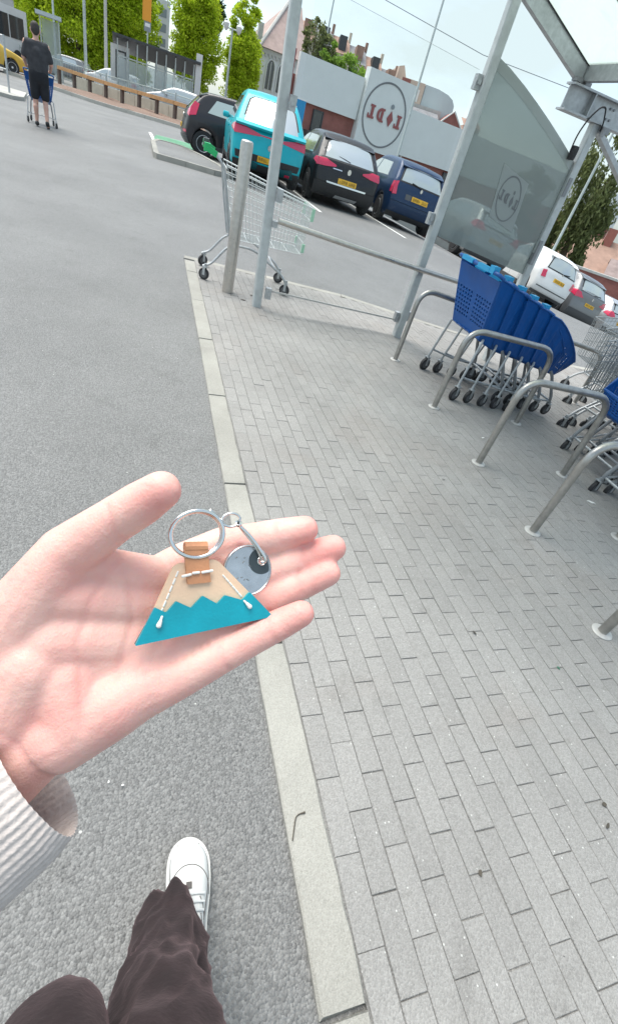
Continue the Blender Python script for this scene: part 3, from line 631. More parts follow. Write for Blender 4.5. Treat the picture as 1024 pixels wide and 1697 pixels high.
# bollard
t = thing('bollard', 'brushed steel bollard in front of the green handled trolley', 'bollard', (.37, 5.0, .012))
mb = MB(); mb.lathe([(.0535, 0), (.0535, 1.20), (.050, 1.218), (.038, 1.226), (.0, 1.229)], n=28); bo = obj('tube', mb, 'steel', t); bo.rotation_euler = (0, 0, 0)

# hoop rails between the trolley lanes
def hoop(x0, x1, y, zt0, zt1, label, short=False):
    t = thing('hoop_rail', label, 'hoop rail', (x0, y, gz(x0, y)+KT), 0, 'bent steel tube hoops dividing the trolley lanes')
    z1 = gz(x1, y)-gz(x0, y)
    pts = [(0, 0, 0), (.01, 0, zt0-.02), (x1-x0-.02, 0, zt1-.01), (x1-x0, 0, z1)]
    mb = MB(); mb.tube(fillet(pts, .15, 9), .0215, 12); obj('tube', mb, 'rack_steel', t)
    for x, z in ((0, 0), (x1-x0, z1)): mb = MB(); mb.lathe([(.046, 0), (.047, .004), (.043, .007), (.026, .009)], (x, 0, z), 20); obj('flange', mb, 'flange', t)
hoop(1.80, 4.15, 3.87, .655, .42, 'long steel hoop rail behind the nested blue trolleys')
hoop(1.77, 2.62, 2.97, .645, .60, 'steel hoop rail curving in front of the blue trolleys\' wheels')
hoop(1.73, 2.50, 2.20, .625, .58, 'steel hoop rail with both flanged feet in view on clear paving')
hoop(1.695, 2.40, 1.53, .615, .57, 'steel hoop rail at the right edge beside dark trolley wheels')
hoop(1.60, 2.35, .86, .61, .56, 'lowest steel hoop rail of which only the front foot shows')
# ------------------------------------------------------------------ trolleys
def caster(parent, x, y, r=.055, spin=0.0, w=.024, top=.155, m='wheel_grey'):
    mb = MB(); mb.lathe([(r-.012, -w/2), (r-.002, -w/2), (r, -w/4), (r, w/4), (r-.002, w/2), (r-.012, w/2)], n=18, axis='Y')
    mtx = Matrix.Translation((x, y, r)) @ Matrix.Rotation(spin, 4, 'Z')
    def tr(mb): mb.v = [tuple(mtx @ Vector(v)) for v in mb.v]; return mb
    wo = obj('wheel', tr(mb), 'rubber', parent)
    mb = MB(); mb.lathe([(.0, -w/2+.001), (.016, -w/2-.003), (r-.012, -w/2+.001), (r-.012, w/2-.001), (.016, w/2+.003), (0, w/2-.001)], n=14, axis='Y'); obj('hub', tr(mb), m, wo)
    mb = MB()
    for s in (-1, 1): mb.box((0.004, s*(w/2+.007), .030), (.026, .004, .075))
    mb.box((.006, 0, .068), (.040, w+.022, .006)); mb.tube([(.008, 0, .066), (.008, 0, top-r)], .011, 8)
    obj('fork', tr(mb), 'galv', wo)
    return wo
def wire_trolley(label, loc, rz, group, green=True):
    wm = 'wire' if green else 'wire_grey'
    t = thing('wire_trolley', label, 'trolley', loc, rz, group)
    RT, RB, FT, FB = (.10, 1.0), (.25, .42), (.98, .845), (.95, .42); wr, wf = .275, .215
    hwid = lambda x: wr+(wf-wr)*(x-.1)/.88
    T = lambda u: Vector((lerp(RT[0], FT[0], u), 0, lerp(RT[1], FT[1], u))); B = lambda u: Vector((lerp(RB[0], FB[0], u), 0, lerp(RB[1], FB[1], u)))
    for s in (-1, 1):
        mb = MB(); n = 21
        def Pn(u, v, k=.86): p = B(u).lerp(T(u), v); return Vector((p.x, s*hwid(p.x)*(k+(1-k)*v), p.z))
        for i in range(n+1): mb.tube([Pn(i/n, 0), Pn(i/n, 1)], .0025, 4, cap=False)
        for v in (.0, .2, .40, .60, .72, .82, .92): mb.tube([Pn(0, v), Pn(1, v)], .0034, 5)
        obj('side_panel', mb, wm, t)
        mb = MB(); mb.tube(fillet([Pn(0, 1)+Vector((-.0, 0, 0)), Pn(1, 1)], .02), .0062, 7); obj('rim', mb, wm, t)
        mb = MB(); mb.tube(fillet([(-.02, s*.265, .125), (.06, s*.265, .16), (.22, s*.25, .37), (.46, s*.245, .375), (.78, s*.24, .20), (.85, s*.24, .125)], .09, 6), .0125, 8); obj('chassis_rail', mb, 'galv', t)
        mb = MB(); mb.tube(fillet([(-.075, s*.255, 1.075), (.02, s*.265, 1.04), (.09, s*.27, .97), (.14, s*.268, .72), (.22, s*.25, .38)], .06, 6), .011, 8); obj('upright', mb, 'galv', t)
        if green:
            mb = MB(); mb.box((-.08, s*.235, 1.085), (.055, .075, .062)); mb.box((-.035, s*.262, 1.065), (.09, .03, .045), m=Matrix.Rotation(.35, 3, 'Y')); obj('handle_end', mb, 'green_plastic', t)
            mb = MB(); mb.box((.985, s*.222, .79), (.03, .02, .11)); obj('corner_guard', mb, 'pale_green', t)
            mb = MB(); mb.box((.962, s*.20, .48), (.03, .02, .08)); obj('corner_guard', mb, 'pale_green', t)
        caster(t, 0, s*.268, spin=.5*s); caster(t, .85, s*.238, spin=-.4)
    mb = MB(); n = 13
    for i in range(n+1): y = lerp(-1, 1, i/n); mb.tube([(FB[0], y*wf*.86, FB[1]), (FT[0], y*wf, FT[1])], .0025, 4, cap=False)
    for v in (.0, .25, .5, .75, 1): p = B(1).lerp(T(1), v); w = wf*(.86+.14*v); mb.tube([(p.x, -w, p.z), (p.x, w, p.z)], .003, 5)
    obj('front_panel', mb, wm, t)
    mb = MB()
    for i in range(n+1): y = lerp(-1, 1, i/n); mb.tube([(RB[0], y*wr*.86, RB[1]), (FB[0], y*wf*.86, FB[1])], .0025, 4, cap=False)
    for u in (0, .2, .4, .6, .8, 1): p = B(u); w = hwid(p.x)*.86; mb.tube([(p.x, -w, p.z), (p.x, w, p.z)], .0034, 5)
    obj('base_panel', mb, wm, t)
    mb = MB()
    for i in range(n+1): y = lerp(-1, 1, i/n); mb.tube([(RB[0]-.02, y*wr*.86, RB[1]+.02), (RT[0], y*wr, RT[1]-.05)], .0025, 4, cap=False)
    for v in (.1, .4, .7, .95): p = B(0).lerp(T(0), v); mb.tube([(p.x, -wr*.95, p.z), (p.x, wr*.95, p.z)], .0034, 5)
    obj('rear_flap', mb, wm, t)
    mb = MB(); mb.tube([(-.08, -.235, 1.085), (-.08, .235, 1.085)], .017, 10); obj('handle', mb, 'green_plastic' if green else 'grey_plastic', t)
    mb = MB(); mb.box((-.085, .02, 1.11), (.05, .09, .05)); obj('coin_lock', mb, 'grey_plastic', t)
    for x, z in ((.24, .375), (.70, .245)): mb = MB(); mb.tube([(x, -.245, z), (x, .245, z)], .010, 8); obj('cross_bar', mb, 'galv', t)
    return t
GW = 'wire trolleys at the shelter'
w0 = wire_trolley('wire trolley with bright green handle standing behind the steel bollard', (.17, 5.55, .012), R(-3), GW)

def blue_trolley(label, loc, rz, group):
    t = thing('blue_trolley', label, 'trolley', loc, rz, group)
    top = [(-.06, .955), (.06, .93), (.17, .87), (.29, .785), (.41, .675), (.49, .58)]
    bot = [(.04, .50), (.10, .475), (.20, .445), (.30, .42), (.40, .405), (.46, .445)]
    def edge(pts, u): 
        f = u*(len(pts)-1); i = min(int(f), len(pts)-2); return Vector(pts[i]).lerp(Vector(pts[i+1]), f-i)
    def hw(u, v): return lerp(lerp(.225, .165, u), lerp(.305, .225, u), v)
    def Pn(u, v, s):
        a, b = edge(bot, u), edge(top, u); p = a.lerp(b, v); rib = .006*max(0, math.cos(u*math.pi*10))*math.sin(math.pi*v)
        return (p.x, s*(hw(u, v)+rib), p.y)
    NU, NV = 60, 48
    def lattice(u, v): return ((.50 < u < .62 and .2 < v < .78) or (.66 < u < .78 and .2 < v < .72) or (.82 < u < .95 and .3 < v < .8))
    mb = MB()
    for s in (-1, 1):
        o = len(mb.v)
        for j in range(NV+1):
            for i in range(NU+1): mb.v.append(Pn(i/NU, j/NV, s))
        for j in range(NV):
            for i in range(NU):
                if i % 2 and j % 2 and lattice((i+.5)/NU, (j+.5)/NV): continue
                a = o+j*(NU+1)+i; mb.f.append((a, a+1, a+NU+2, a+NU+1))
    for (u0, u1, fixed) in ((0, 1, 'b'),):
        o = len(mb.v); n = 20
        for i in range(n+1):
            for k in range(13): p = Pn(i/n, 0, 1); mb.v.append((p[0], p[1]*lerp(-1, 1, k/12), p[2]-.004*math.cos(k*math.pi)))
        for i in range(n):
            for k in range(12): a = o+i*13+k; mb.f.append((a, a+1, a+14, a+13))
    for u in (1.0,):
        o = len(mb.v)
        for j in range(17):
            for k in range(21): p = Pn(u, j/16, 1); mb.v.append((p[0]+.03*(1-(2*k/20-1)**2), p[1]*lerp(-1, 1, k/20), p[2]))
        for j in range(16):
            for k in range(20):
                if j % 2 and k % 2 and 2 < j < 14: continue
                a = o+j*21+k; mb.f.append((a, a+1, a+22, a+21))
    b = obj('basket', mb, 'blue_plastic', t, smooth=40); md = b.modifiers.new('shell', 'SOLIDIFY'); md.thickness = .0045; md.offset = 0
    mb = MB(); pts = [Pn(u, 1, -1) for u in np.linspace(0, 1, 12)]+[Pn(u, 1, 1) for u in np.linspace(1, 0, 12)]
    mb.tube(pts, .0105, 8, flat=.8); obj('rim', mb, 'blue_plastic', t)
    mb = MB()
    NA, NB = 26, 28
    for i in range(NA+1):
        for j in range(NB+1): u = lerp(-1, 1, i/NA); f = j/NB; mb.v.append((.043-.100*f+.012*(1-u*u), u*lerp(.222, .30, f), .502+.43*f))
    for i in range(NA):
        for j in range(NB):
            if i % 2 and j % 2 and 3 < j < 19 and abs(i-NA/2) > 1.6: continue
            a = i*(NB+1)+j; mb.f.append((a, a+1, a+NB+2, a+NB+1))
    fl = obj('rear_flap', mb, 'blue_plastic', t, smooth=None); md = fl.modifiers.new('shell', 'SOLIDIFY'); md.thickness = .004; md.offset = 0
    mb = MB(); mb.tube(fillet([(-.04, -.30, .955), (-.085, -.295, .972), (-.095, -.27, .975), (-.095, .27, .975), (-.085, .295, .972), (-.04, .30, .955)], .03, 4), .014, 9); obj('handle', mb, 'blue_plastic', t)
    for y in (-.1, .14): mb = MB(); mb.box((-.095, y, .976), (.036, .16, .032)); obj('handle_grip', mb, 'lightblue_plastic', t)
    mb = MB(); mb.box((-.085, -.21, .988), (.05, .06, .05)); obj('coin_lock', mb, 'lightblue_plastic', t)
    for s in (-1, 1):
        mb = MB(); mb.tube([(0, s*.295, .125), (.055, s*.262, .485), (.075, s*.235, .505)], .0105, 8); obj('leg', mb, 'galv', t)
        mb = MB(); mb.tube(fillet([(.47, s*.235, .13), (.46, s*.235, .19), (.36, s*.21, .40), (.33, s*.19, .44)], .07, 5), .0145, 8); obj('leg', mb, 'galv_dark', t)
        mb = MB(); mb.tube(fillet([(.02, s*.29, .20), (.24, s*.26, .16), (.46, s*.235, .15)], .05, 5), .009, 8); obj('chassis_rail', mb, 'galv', t)
        caster(t, 0, s*.297, r=.056, spin=.35, top=.15); caster(t, .475, s*.238, r=.056, spin=-.25*s, top=.15)
    mb = MB(); mb.tube([(.46, -.235, .155), (.46, .235, .155)], .010, 8); obj('cross_bar', mb, 'galv', t)
    return t
GB = 'blue plastic shopping trolleys nested at the shelter'
ord_ = ['first blue plastic trolley of the nested row, with its pierced end panel showing', 'second blue trolley of the nested row between the hoop rails', 'third blue trolley of the nested row between the hoop rails',
        'fourth blue trolley of the nested row, counted from the handle end', 'last blue trolley of the nested row, its tapered front sticking out']
b0 = blue_trolley(ord_[0], (2.06, 3.48, gz(2.06, 3.48)+KT-.004), 0, GB)
for k in range(1, 5): x = 2.06+.15*k; dup(b0, (x, 3.48+rnd.uniform(-.006, .006), gz(x, 3.48)+KT-.004), R(rnd.uniform(-.8, .8)), ord_[k]).scale = (1, 1-.012*k, 1-.030*k)
lab2 = ['blue trolley at the right edge, nearest to the hoop rails, cut by the frame', 'second blue trolley at the right edge behind the nearest one', 'third blue trolley at the right edge, only its wheels showing']
for k in range(3): x = 3.40+.16*k; dup(b0, (x, 2.42, gz(x, 2.4)+KT-.004), math.pi, lab2[k])
lab3 = ['blue trolley in the lowest lane, only its front wheels at the frame edge', 'second blue trolley in the lowest lane beside the hoop foot']
for k in range(2): x = 3.16+.16*k; dup(b0, (x, 1.82, gz(x, 1.8)+KT-.004), math.pi, lab3[k])
WL = ['wire trolley in front of the last blue one, nearest of the tangled wire row', 'second wire trolley of the tangled row beyond the blue ones', 'third wire trolley of the tangled row beyond the blue ones', 'fourth wire trolley of the tangled row, near the right edge',
      'fifth wire trolley of the tangled row, at the far right edge', 'wire trolley turned askew behind the tangled row']
w1 = wire_trolley(WL[0], (4.17, 2.98, gz(3.82, 2.98)+KT-.004), R(186), GW, green=False)
for k, (x, y, rz) in enumerate(((3.42, 2.98, 186), (3.60, 3.02, 183), (3.80, 3.0, 181), (4.02, 3.05, 178), (4.1, 3.65, 184), (4.5, 4.0, 165))):
    # these stand the other way round, baskets towards the blue ones
    c = w1 if k == 0 else dup(w1, (x+.75, y, gz(x+.4, y)+KT-.004), R(rz), WL[k])
t = thing('notice_sign', 'red framed white notice hooked on the wire trolleys', 'notice', (4.25, 3.02, gz(4.3, 3)+.98))
mb = MB()
for a, b in (((0, 0, 0), (0, 0, .2)), ((0, 0, .2), (.26, 0, .2)), ((.26, 0, .2), (.26, 0, 0)), ((.26, 0, 0), (0, 0, 0))): mb.tube([a, b], .011, 6)
obj('frame', mb, 'sign_red', t); mb = MB(); mb.box((.13, .004, .1), (.245, .004, .185)); obj('sheet', mb, 'sign_white', t)
# ------------------------------------------------------------------ cars
def resample(pts, per=4):
    pts = [Vector(p) for p in pts]; out = []
    for i in range(len(pts)-1):
        p0, p1, p2, p3 = pts[max(i-1, 0)], pts[i], pts[i+1], pts[min(i+2, len(pts)-1)]
        k = max(1, min(per, int((p2-p1).length/.09)))
        for j in range(k):
            t = j/k; m1 = (p2-p0)*.5*min(1, (p2-p1).length/max(1e-6, (p2-p0).length/2)); m2 = (p3-p1)*.5*min(1, (p2-p1).length/max(1e-6, (p3-p1).length/2))
            h = (2*t**3-3*t*t+1, t**3-2*t*t+t, -2*t**3+3*t*t, t**3-t*t); out.append(p1*h[0]+m1*h[1]+p2*h[2]+m2*h[3])
    out.append(pts[-1]); return out
class Car:
    def __init__(s, name, label, loc, rz, S, group='cars parked in the bays'):
        s.S = S; s.L, s.W, s.H, s.zb = S['L'], S['W'], S['H'], S['zb']; L, H, zb = s.L, s.H, s.zb
        tl = S.get('tail', .42); fl = S.get('cowl', .73)
        s.rear = [(.15, .23), (.04, .33), (0.0, .50), (.02, .64), (.055, .78), (.10, zb), (lerp(.10, tl, .5)-.01, lerp(zb, H-.12, .5)), (tl, H-.11), (tl+.16, H-.035)]
        s.prof = s.rear + [(L*.30, H-.004), (L*.42, H), (L*.53, H-.035), (L*.62, H-.19), (L*fl, zb+.08), (L*(fl+.05), zb+.01), (L*.90, zb-.12), (L-.10, zb-.25), (L-.01, .52), (L-.03, .36), (L-.12, .22)]
        s.wr = S.get('wr', .315); s.ya, s.yf = S.get('ya', .76), L-S.get('fo', .80)
        s.t = thing(name, label, 'car', loc, rz, group); s.t.rotation_mode = 'XYZ'
        s.m = S['paint']; s.build()
    def yprof(s, z):
        r = s.rear
        for (y0, z0), (y1, z1) in zip(r, r[1:]):
            if z <= z1: return lerp(y0, y1, max(0, (z-z0)/(z1-z0)))
        return r[-1][0]
    def warp(s, p):
        x, y, z = p; u = x/(s.W/2); a = abs(u)
        k = 1.0
        if y < .8: k -= .085*((.8-y)/.8)**2
        if y > s.L-1.0: k -= .15*((y-s.L+1.0)/1.0)**2
        if z > s.zb-.06: k -= s.S.get('tum', .27)*max(0, (z-s.zb+.06))/(s.H-s.zb+.06)
        if z < .5: k -= .05*((.5-z)/.3)**2
        k -= .012*math.sin(min(max((z-.5)/(s.zb-.5), 0), 1)*math.pi)*-1
        ty = s.S.get('wrap', .13)
        if y < .7: y2 = y + ty*a**2.8*(1-y/.7)**1.5
        elif y > s.L-.8: y2 = y - .22*a**2.6*(1-(s.L-y)/.8)
        else: y2 = y
        zz = z + (.035*(1-u*u) if z > s.H-.35 else .035*(1-u*u)*max(0, (z-s.zb)/(s.H-.35-s.zb)) if z > s.zb else .0)
        return Vector((x*k, y2, zz))
    def build(s):
        L, Wd = s.L, s.W; b = bmesh.new(); top = resample([(p[0], p[1], 0) for p in s.prof]); loop = [(p.x, p.y) for p in top]
        zb0 = .21; low = []
        for cy in (s.yf, s.ya):
            r = s.wr+.042; a0 = math.asin(max(-1, min(1, (zb0-s.wr)/r))); 
            for i in range(13): a = lerp(a0, math.pi-a0, i/12); low.append((cy+r*math.cos(a), s.wr+r*math.sin(a)))
        loop += low; n = len(loop); SS = 13; g = []
        for i, (y, z) in enumerate(loop): g.append([b.verts.new((lerp(-Wd/2, Wd/2, k/(SS-1)), y, z)) for k in range(SS)])
        for i in range(n):
            for k in range(SS-1): b.faces.new((g[i][k], g[i][k+1], g[(i+1) % n][k+1], g[(i+1) % n][k]))
        fs = [b.faces.new([g[i][0] for i in range(n)]), b.faces.new([g[i][SS-1] for i in reversed(range(n))])]
        bmesh.ops.recalc_face_normals(b, faces=b.faces)
        ed = [e for f in fs for e in f.edges if min(v.co.z for v in e.verts) > .26 or True]
        bmesh.ops.bevel(b, geom=ed, offset=.085, segments=4, profile=.5, affect='EDGES', clamp_overlap=True)
        for y in np.arange(.2, L, .19): bmesh.ops.bisect_plane(b, geom=b.verts[:]+b.edges[:]+b.faces[:], plane_co=(0, y, 0), plane_no=(0, 1, 0))
        for z in np.arange(.3, s.H, .12): bmesh.ops.bisect_plane(b, geom=b.verts[:]+b.edges[:]+b.faces[:], plane_co=(0, 0, z), plane_no=(0, 0, 1))
        bmesh.ops.triangulate(b, faces=[f for f in b.faces if len(f.verts) > 4])
        for v in b.verts: v.co = s.warp(v.co)
        me = bpy.data.meshes.new('body'); b.to_mesh(me); b.free(); s.body = link('body', me, s.m, s.t, 48)
        S = s.S
        zt, zw = s.H-.155, s.zb+.05
        s.rearp('window_surround', [(-.86, zw-.025), (.86, zw-.025), (.82, zt-.03), (.70, zt+.02), (-.70, zt+.02), (-.82, zt-.03)], 'black_plastic', .006)
        s.rearp('rear_window', [(-.80, zw), (.80, zw), (.76, zt-.05), (.66, zt), (-.66, zt), (-.76, zt-.05)], 'car_glass', .011)
        s.frontp('windscreen', 'car_glass')
        for sd in (-1, 1):
            for poly in S.get('sidewin') or s.std_windows(): s.sidep('side_window', poly, 'car_glass', sd, .007)
            for yy in (s.ya+.42, s.L*.50): s.sidep('door_gap', [(yy-.004, .34), (yy+.004, .34), (yy+.004, s.zb-.02), (yy-.004, s.zb-.02)], 'black_plastic', sd, .0015)
            s.sidep('sill', [(s.ya+s.wr+.06, .21), (s.yf-s.wr-.06, .21), (s.yf-s.wr-.06, .32), (s.ya+s.wr+.06, .32)], S.get('trim', 'grey_plastic'), sd, .010)
            s.sidep('door_handle', [(s.ya+.62, s.zb-.13), (s.ya+.80, s.zb-.13), (s.ya+.80, s.zb-.10), (s.ya+.62, s.zb-.10)], S.get('handle', s.m), sd, .02)
            xm = sd*(Wd/2+.045); mb = MB(); mb.lathe([(.03, -.09), (.07, -.07), (.075, .05), (.03, .09)], (0, 0, 0), 10, 'X'); mb.v = [(v[0]+xm, v[1]*.7+L*.62, v[2]*.9+s.zb+.06) for v in mb.v]; obj('mirror', mb, S.get('mirror', s.m), s.t)
            for cy in (s.ya, s.yf): s.wheel(sd, cy)
        S['rear'](s)
    def std_windows(s):
        H, zb, L = s.H, s.zb, s.L; zt = H-.13
        return [[(s.ya+.05, zb+.05), (L*.49, zb+.03), (L*.485, zt), (s.ya+.28, zt-.01)], [(L*.505, zb+.03), (L*.70, zb+.03), (L*.60, zt-.07), (L*.55, zt-.01), (L*.50, zt)]]
    def fin(s, b, name, m, nrm, off, smooth=40):
        """lift a flat patch off the skin and give it an edge going back into it"""
        bmesh.ops.recalc_face_normals(b, faces=b.faces); b.normal_update()
        av = sum((f.normal*f.calc_area() for f in b.faces), Vector())
        if av.dot(nrm) < 0: bmesh.ops.reverse_faces(b, faces=b.faces); b.normal_update()
        ns = {v: v.normal.copy() for v in b.verts}
        for v in b.verts: v.co += ns[v]*off
        be = [e for e in b.edges if e.is_boundary]; r = bmesh.ops.extrude_edge_only(b, edges=be)
        for v in [x for x in r['geom'] if isinstance(x, bmesh.types.BMVert)]: v.co -= Vector(nrm)*(off+.012)
        bmesh.ops.recalc_face_normals(b, faces=b.faces)
        me = bpy.data.meshes.new(name); b.to_mesh(me); b.free(); return link(name, me, m, s.t, smooth)
    def cutgrid(s, b, axis, step, lo, hi):
        no = [0, 0, 0]; no[axis] = 1
        for c in np.arange(lo+step, hi, step):
            co = [0, 0, 0]; co[axis] = c; bmesh.ops.bisect_plane(b, geom=b.verts[:]+b.edges[:]+b.faces[:], plane_co=co, plane_no=no)
    def sidep(s, name, poly, m, sd, off=.005):
        b = bmesh.new(); vs = [b.verts.new((sd*s.W/2, y, z)) for y, z in poly]; b.faces.new(vs)
        s.cutgrid(b, 1, .2, min(p[0] for p in poly), max(p[0] for p in poly)); s.cutgrid(b, 2, .12, min(p[1] for p in poly), max(p[1] for p in poly))
        for v in b.verts: v.co = s.warp(v.co)
        return s.fin(b, name, m, Vector((sd, 0, 0)), off)
    def rearp(s, name, poly, m, off=.005, smooth=40):
        """poly in (fraction of the half width, height)"""
        b = bmesh.new(); vs = [b.verts.new((u*s.W/2, 0, z)) for u, z in poly]; b.faces.new(vs)
        s.cutgrid(b, 0, .11, min(p[0] for p in poly)*s.W/2, max(p[0] for p in poly)*s.W/2); s.cutgrid(b, 2, .07, min(p[1] for p in poly), max(p[1] for p in poly))
        for v in b.verts: v.co = s.warp((v.co.x, s.yprof(v.co.z), v.co.z))
        return s.fin(b, name, m, Vector((0, -.9, .2)), off, smooth)
    def frontp(s, name, m):
        b = bmesh.new(); L, H = s.L, s.H; fl = s.S.get('cowl', .73); q = [(L*fl-.02, s.zb+.11), (L*.62+.02, H-.20), (L*.53+.06, H-.06)]; g = []
        for y, z in q: g.append([b.verts.new(s.warp((u*s.W/2*.86, y, z))) for u in np.linspace(-1, 1, 9)])
        for i in range(2):
            for k in range(8): b.faces.new((g[i][k], g[i][k+1], g[i+1][k+1], g[i+1][k]))
        return s.fin(b, name, m, Vector((0, .6, .8)), .004)
    def wheel(s, sd, cy):
        r, w = s.wr, .20; cx = sd*(s.W/2-.115); mb = MB(); mb.lathe([(r*.62, -w/2+.01), (r*.68, -w/2), (r*.95, -w/2+.006), (r, -w/2+.035), (r, w/2-.035), (r*.95, w/2-.006), (r*.68, w/2), (r*.62, w/2-.01)], (cx, cy, r), 26, 'X')
        wo = obj('wheel', mb, 'rubber', s.t); mb = MB(); x1 = cx+sd*(w/2-.012)
        mb.lathe([(r*.60, -.012), (r*.66, .008), (r*.64, .012), (r*.57, -.008)], (x1, cy, r), 26, 'X') if sd > 0 else mb.lathe([(r*.57, .008), (r*.64, -.012), (r*.66, -.008), (r*.60, .012)], (x1, cy, r), 26, 'X')
        for k in range(s.S.get('spokes', 7)):
            a = 2*math.pi*k/s.S.get('spokes', 7)+.2; d = Vector((0, math.cos(a), math.sin(a))); e = Vector((0, -math.sin(a), math.cos(a))); c = Vector((x1, cy, r)); q = []
            for dx in (0, -.02*sd):
                for f, h in ((.08, .030), (.62, .038)): q += [c+d*r*f+e*h+Vector((dx, 0, 0)), c+d*r*f-e*h+Vector((dx, 0, 0))]
            mb.quad_verts(q, [(0,1,3,2), (4,6,7,5), (0,2,6,4), (1,5,7,3), (0,4,5,1), (2,3,7,6)])
        mb.lathe([(.0, -.004), (.045, -.004), (.045, .006), (.0, .006)], (x1, cy, r), 10, 'X')
        obj('rim', mb, 'alloy', wo); mb = MB(); mb.lathe([(r*.60, -.04), (r*.60, -.03)], (cx+sd*(w/2-.02), cy, r), 20, 'X'); obj('brake_disc', mb, 'black_plastic', wo)
    def plate(s, z, w=.26, h=.055, off=.012, x0=0.0):
        po = s.rearp('number_plate', [(x0-2*w/s.W, z-h), (x0+2*w/s.W, z-h), (x0+2*w/s.W, z+h), (x0-2*w/s.W, z+h)], 'plate_yellow', off)
        mb = MB(); rr = random.Random(int(z*1000)); x = -w*.82
        y = min(v.co.y for v in po.data.vertices)-.0015
        for k in range(7):
            if k == 4: x += .03
            for dz, hh in ((.028, .008), (-.028, .008), (0, .008)):
                if rr.random() < .75: mb.box((x0*s.W/2+x+.018, y, z+dz), (.036, .002, hh))
            for dx in (.003, .033):
                if rr.random() < .8: mb.box((x0*s.W/2+x+dx, y, z), (.008, .002, .062))
            x += .058
        obj('plate_mark', mb, 'plate_ink', po)
def place(name, label, x, y, rz, S, group='cars parked in the bays', dz=0):
    c = Car(name, label, (x, y, gz(x, y)), rz, S, group)
    mx_ = gz(x+.8, y)-gz(x-.8, y); c.t.rotation_euler = (0, math.atan2(-mx_, 1.6)*.8, rz)
    c.t.location.z = gz(x, y)+dz
    return c
def badge(s, z, r=.05, m='chrome'):
    y = s.yprof(z)-.012; mb = MB(); k = 12
    mb.prism([(r*.75*math.sin(2*math.pi*i/k), r*math.cos(2*math.pi*i/k)) for i in range(k)], lambda u, v, d: (u, y+d-.004, z+v), 0, .02); obj('badge', mb, m, s.t)
def wiper(s, z, ln=.38):
    y = s.yprof(z); mb = MB(); mb.tube([(0, y-.03, z), (ln*.5, s.yprof(z+.03)-.035, z+.03), (ln, s.yprof(z+.05)-.025, z+.05)], .012, 5); obj('wiper', mb, 'black_plastic', s.t)
def spoiler(s, depth=.13, m=None, z=None, w=.80):
    z = z or s.H-.12; y = s.yprof(z); mb = MB()
    mb.prism([(y-depth, z-.005), (y+.12, z+.075), (y+.10, z-.01), (y-depth+.02, z-.03)], lambda u, v, d: (d, u+.06*(d/(s.W*.4))**2, v), -s.W*.37, s.W*.37)
    obj('spoiler', mb, m or s.m, s.t)
def tails(s, poly, side=None, m='tail_red', off=.014):
    for sd in (-1, 1):
        s.rearp('tail_light', [(sd*u, z) for u, z in poly], m, off)
        if side: s.sidep('tail_light_side', side, m, sd, .010)
def cladding(s, z0=.22, z1=.46, m='grey_plastic', off=.012): s.rearp('bumper_trim', [(-.985, z0), (.985, z0), (.985, z1), (-.985, z1)], m, off)
# --- rears, each as the photograph shows it
def rear_hatch_black(s):
    tails(s, [(.80, .88), (.995, .84), (.995, 1.12), (.90, 1.18), (.80, 1.02)], [(.07, .86), (.30, .90), (.40, 1.16), (.24, 1.20), (.1, 1.05)])
    s.plate(.60); cladding(s, .22, .40); wiper(s, s.zb+.06); badge(s, .84); spoiler(s)
    for sd in (-1, 1): s.rearp('reflector', [(sd*.70, .46), (sd*.95, .46), (sd*.95, .52), (sd*.70, .52)], 'tail_red', .008)
def rear_teal(s):
    cladding(s, .22, .36, 'black_plastic', .014)
    s.rearp('bumper_panel', [(-.82, .26), (-.30, .26), (-.26, .37), (-.72, .43)], 'paint_teal_dark', .030); s.rearp('bumper_panel', [(.82, .26), (.30, .26), (.26, .37), (.72, .43)], 'paint_teal_dark', .030)
    s.rearp('bumper_recess', [(-.92, .39), (.92, .39), (.95, .52), (-.95, .52)], 'black_plastic', .008)
    tails(s, [(.30, .855), (.995, .80), (.995, .97), (.92, .985), (.30, .895)], [(.05, .82), (.42, .88), (.36, .94), (.10, .98)])
    s.rearp('tail_band', [(-.30, .865), (.30, .865), (.30, .89), (-.30, .89)], 'tail_red', .012)
    y = s.yprof(.98); mb = MB(); N = 16
    pr = [(-.12, 1.005), (.02, 1.06), (.05, .985), (-.09, .965)]
    for i in range(N+1):
        d = lerp(-1, 1, i/N)*s.W*.46
        for u, v in pr: mb.v.append((d, y+u+.14*abs(d/(s.W*.46))**2.8, v))
    for i in range(N):
        for j in range(4): a, c = i*4+j, i*4+(j+1) % 4; mb.f.append((a, c, c+4, a+4))
    mb.f += [(0,1,2,3), (N*4+3, N*4+2, N*4+1, N*4)]
    obj('spoiler', mb, s.m, s.t)
    s.plate(.46); badge(s, .70, .055)
    s.rearp('reflector', [(.55, .28), (.70, .28), (.70, .33), (.55, .33)], 'tail_red', .034)
def rear_cross_black(s):
    cladding(s, .22, .50, 'black_plastic')
    s.rearp('chrome_strip', [(-.62, .50), (.62, .50), (.64, .535), (-.64, .535)], 'chrome', .022)
    s.rearp('skid_plate', [(-.30, .24), (.42, .24), (.46, .31), (-.26, .31)], 'alloy', .02)
    tails(s, [(.42, .85), (.70, .81), (.995, .79), (.995, .94), (.75, .95), (.42, .885)], [(.05, .81), (.32, .87), (.28, .94), (.07, .94)])
    s.plate(.60); badge(s, .82, .062); wiper(s, s.zb+.08, -.3); spoiler(s, .12)
    s.rearp('name_strip', [(-.5, .80), (-.22, .80), (-.22, .82), (-.5, .82)], 'chrome', .006)
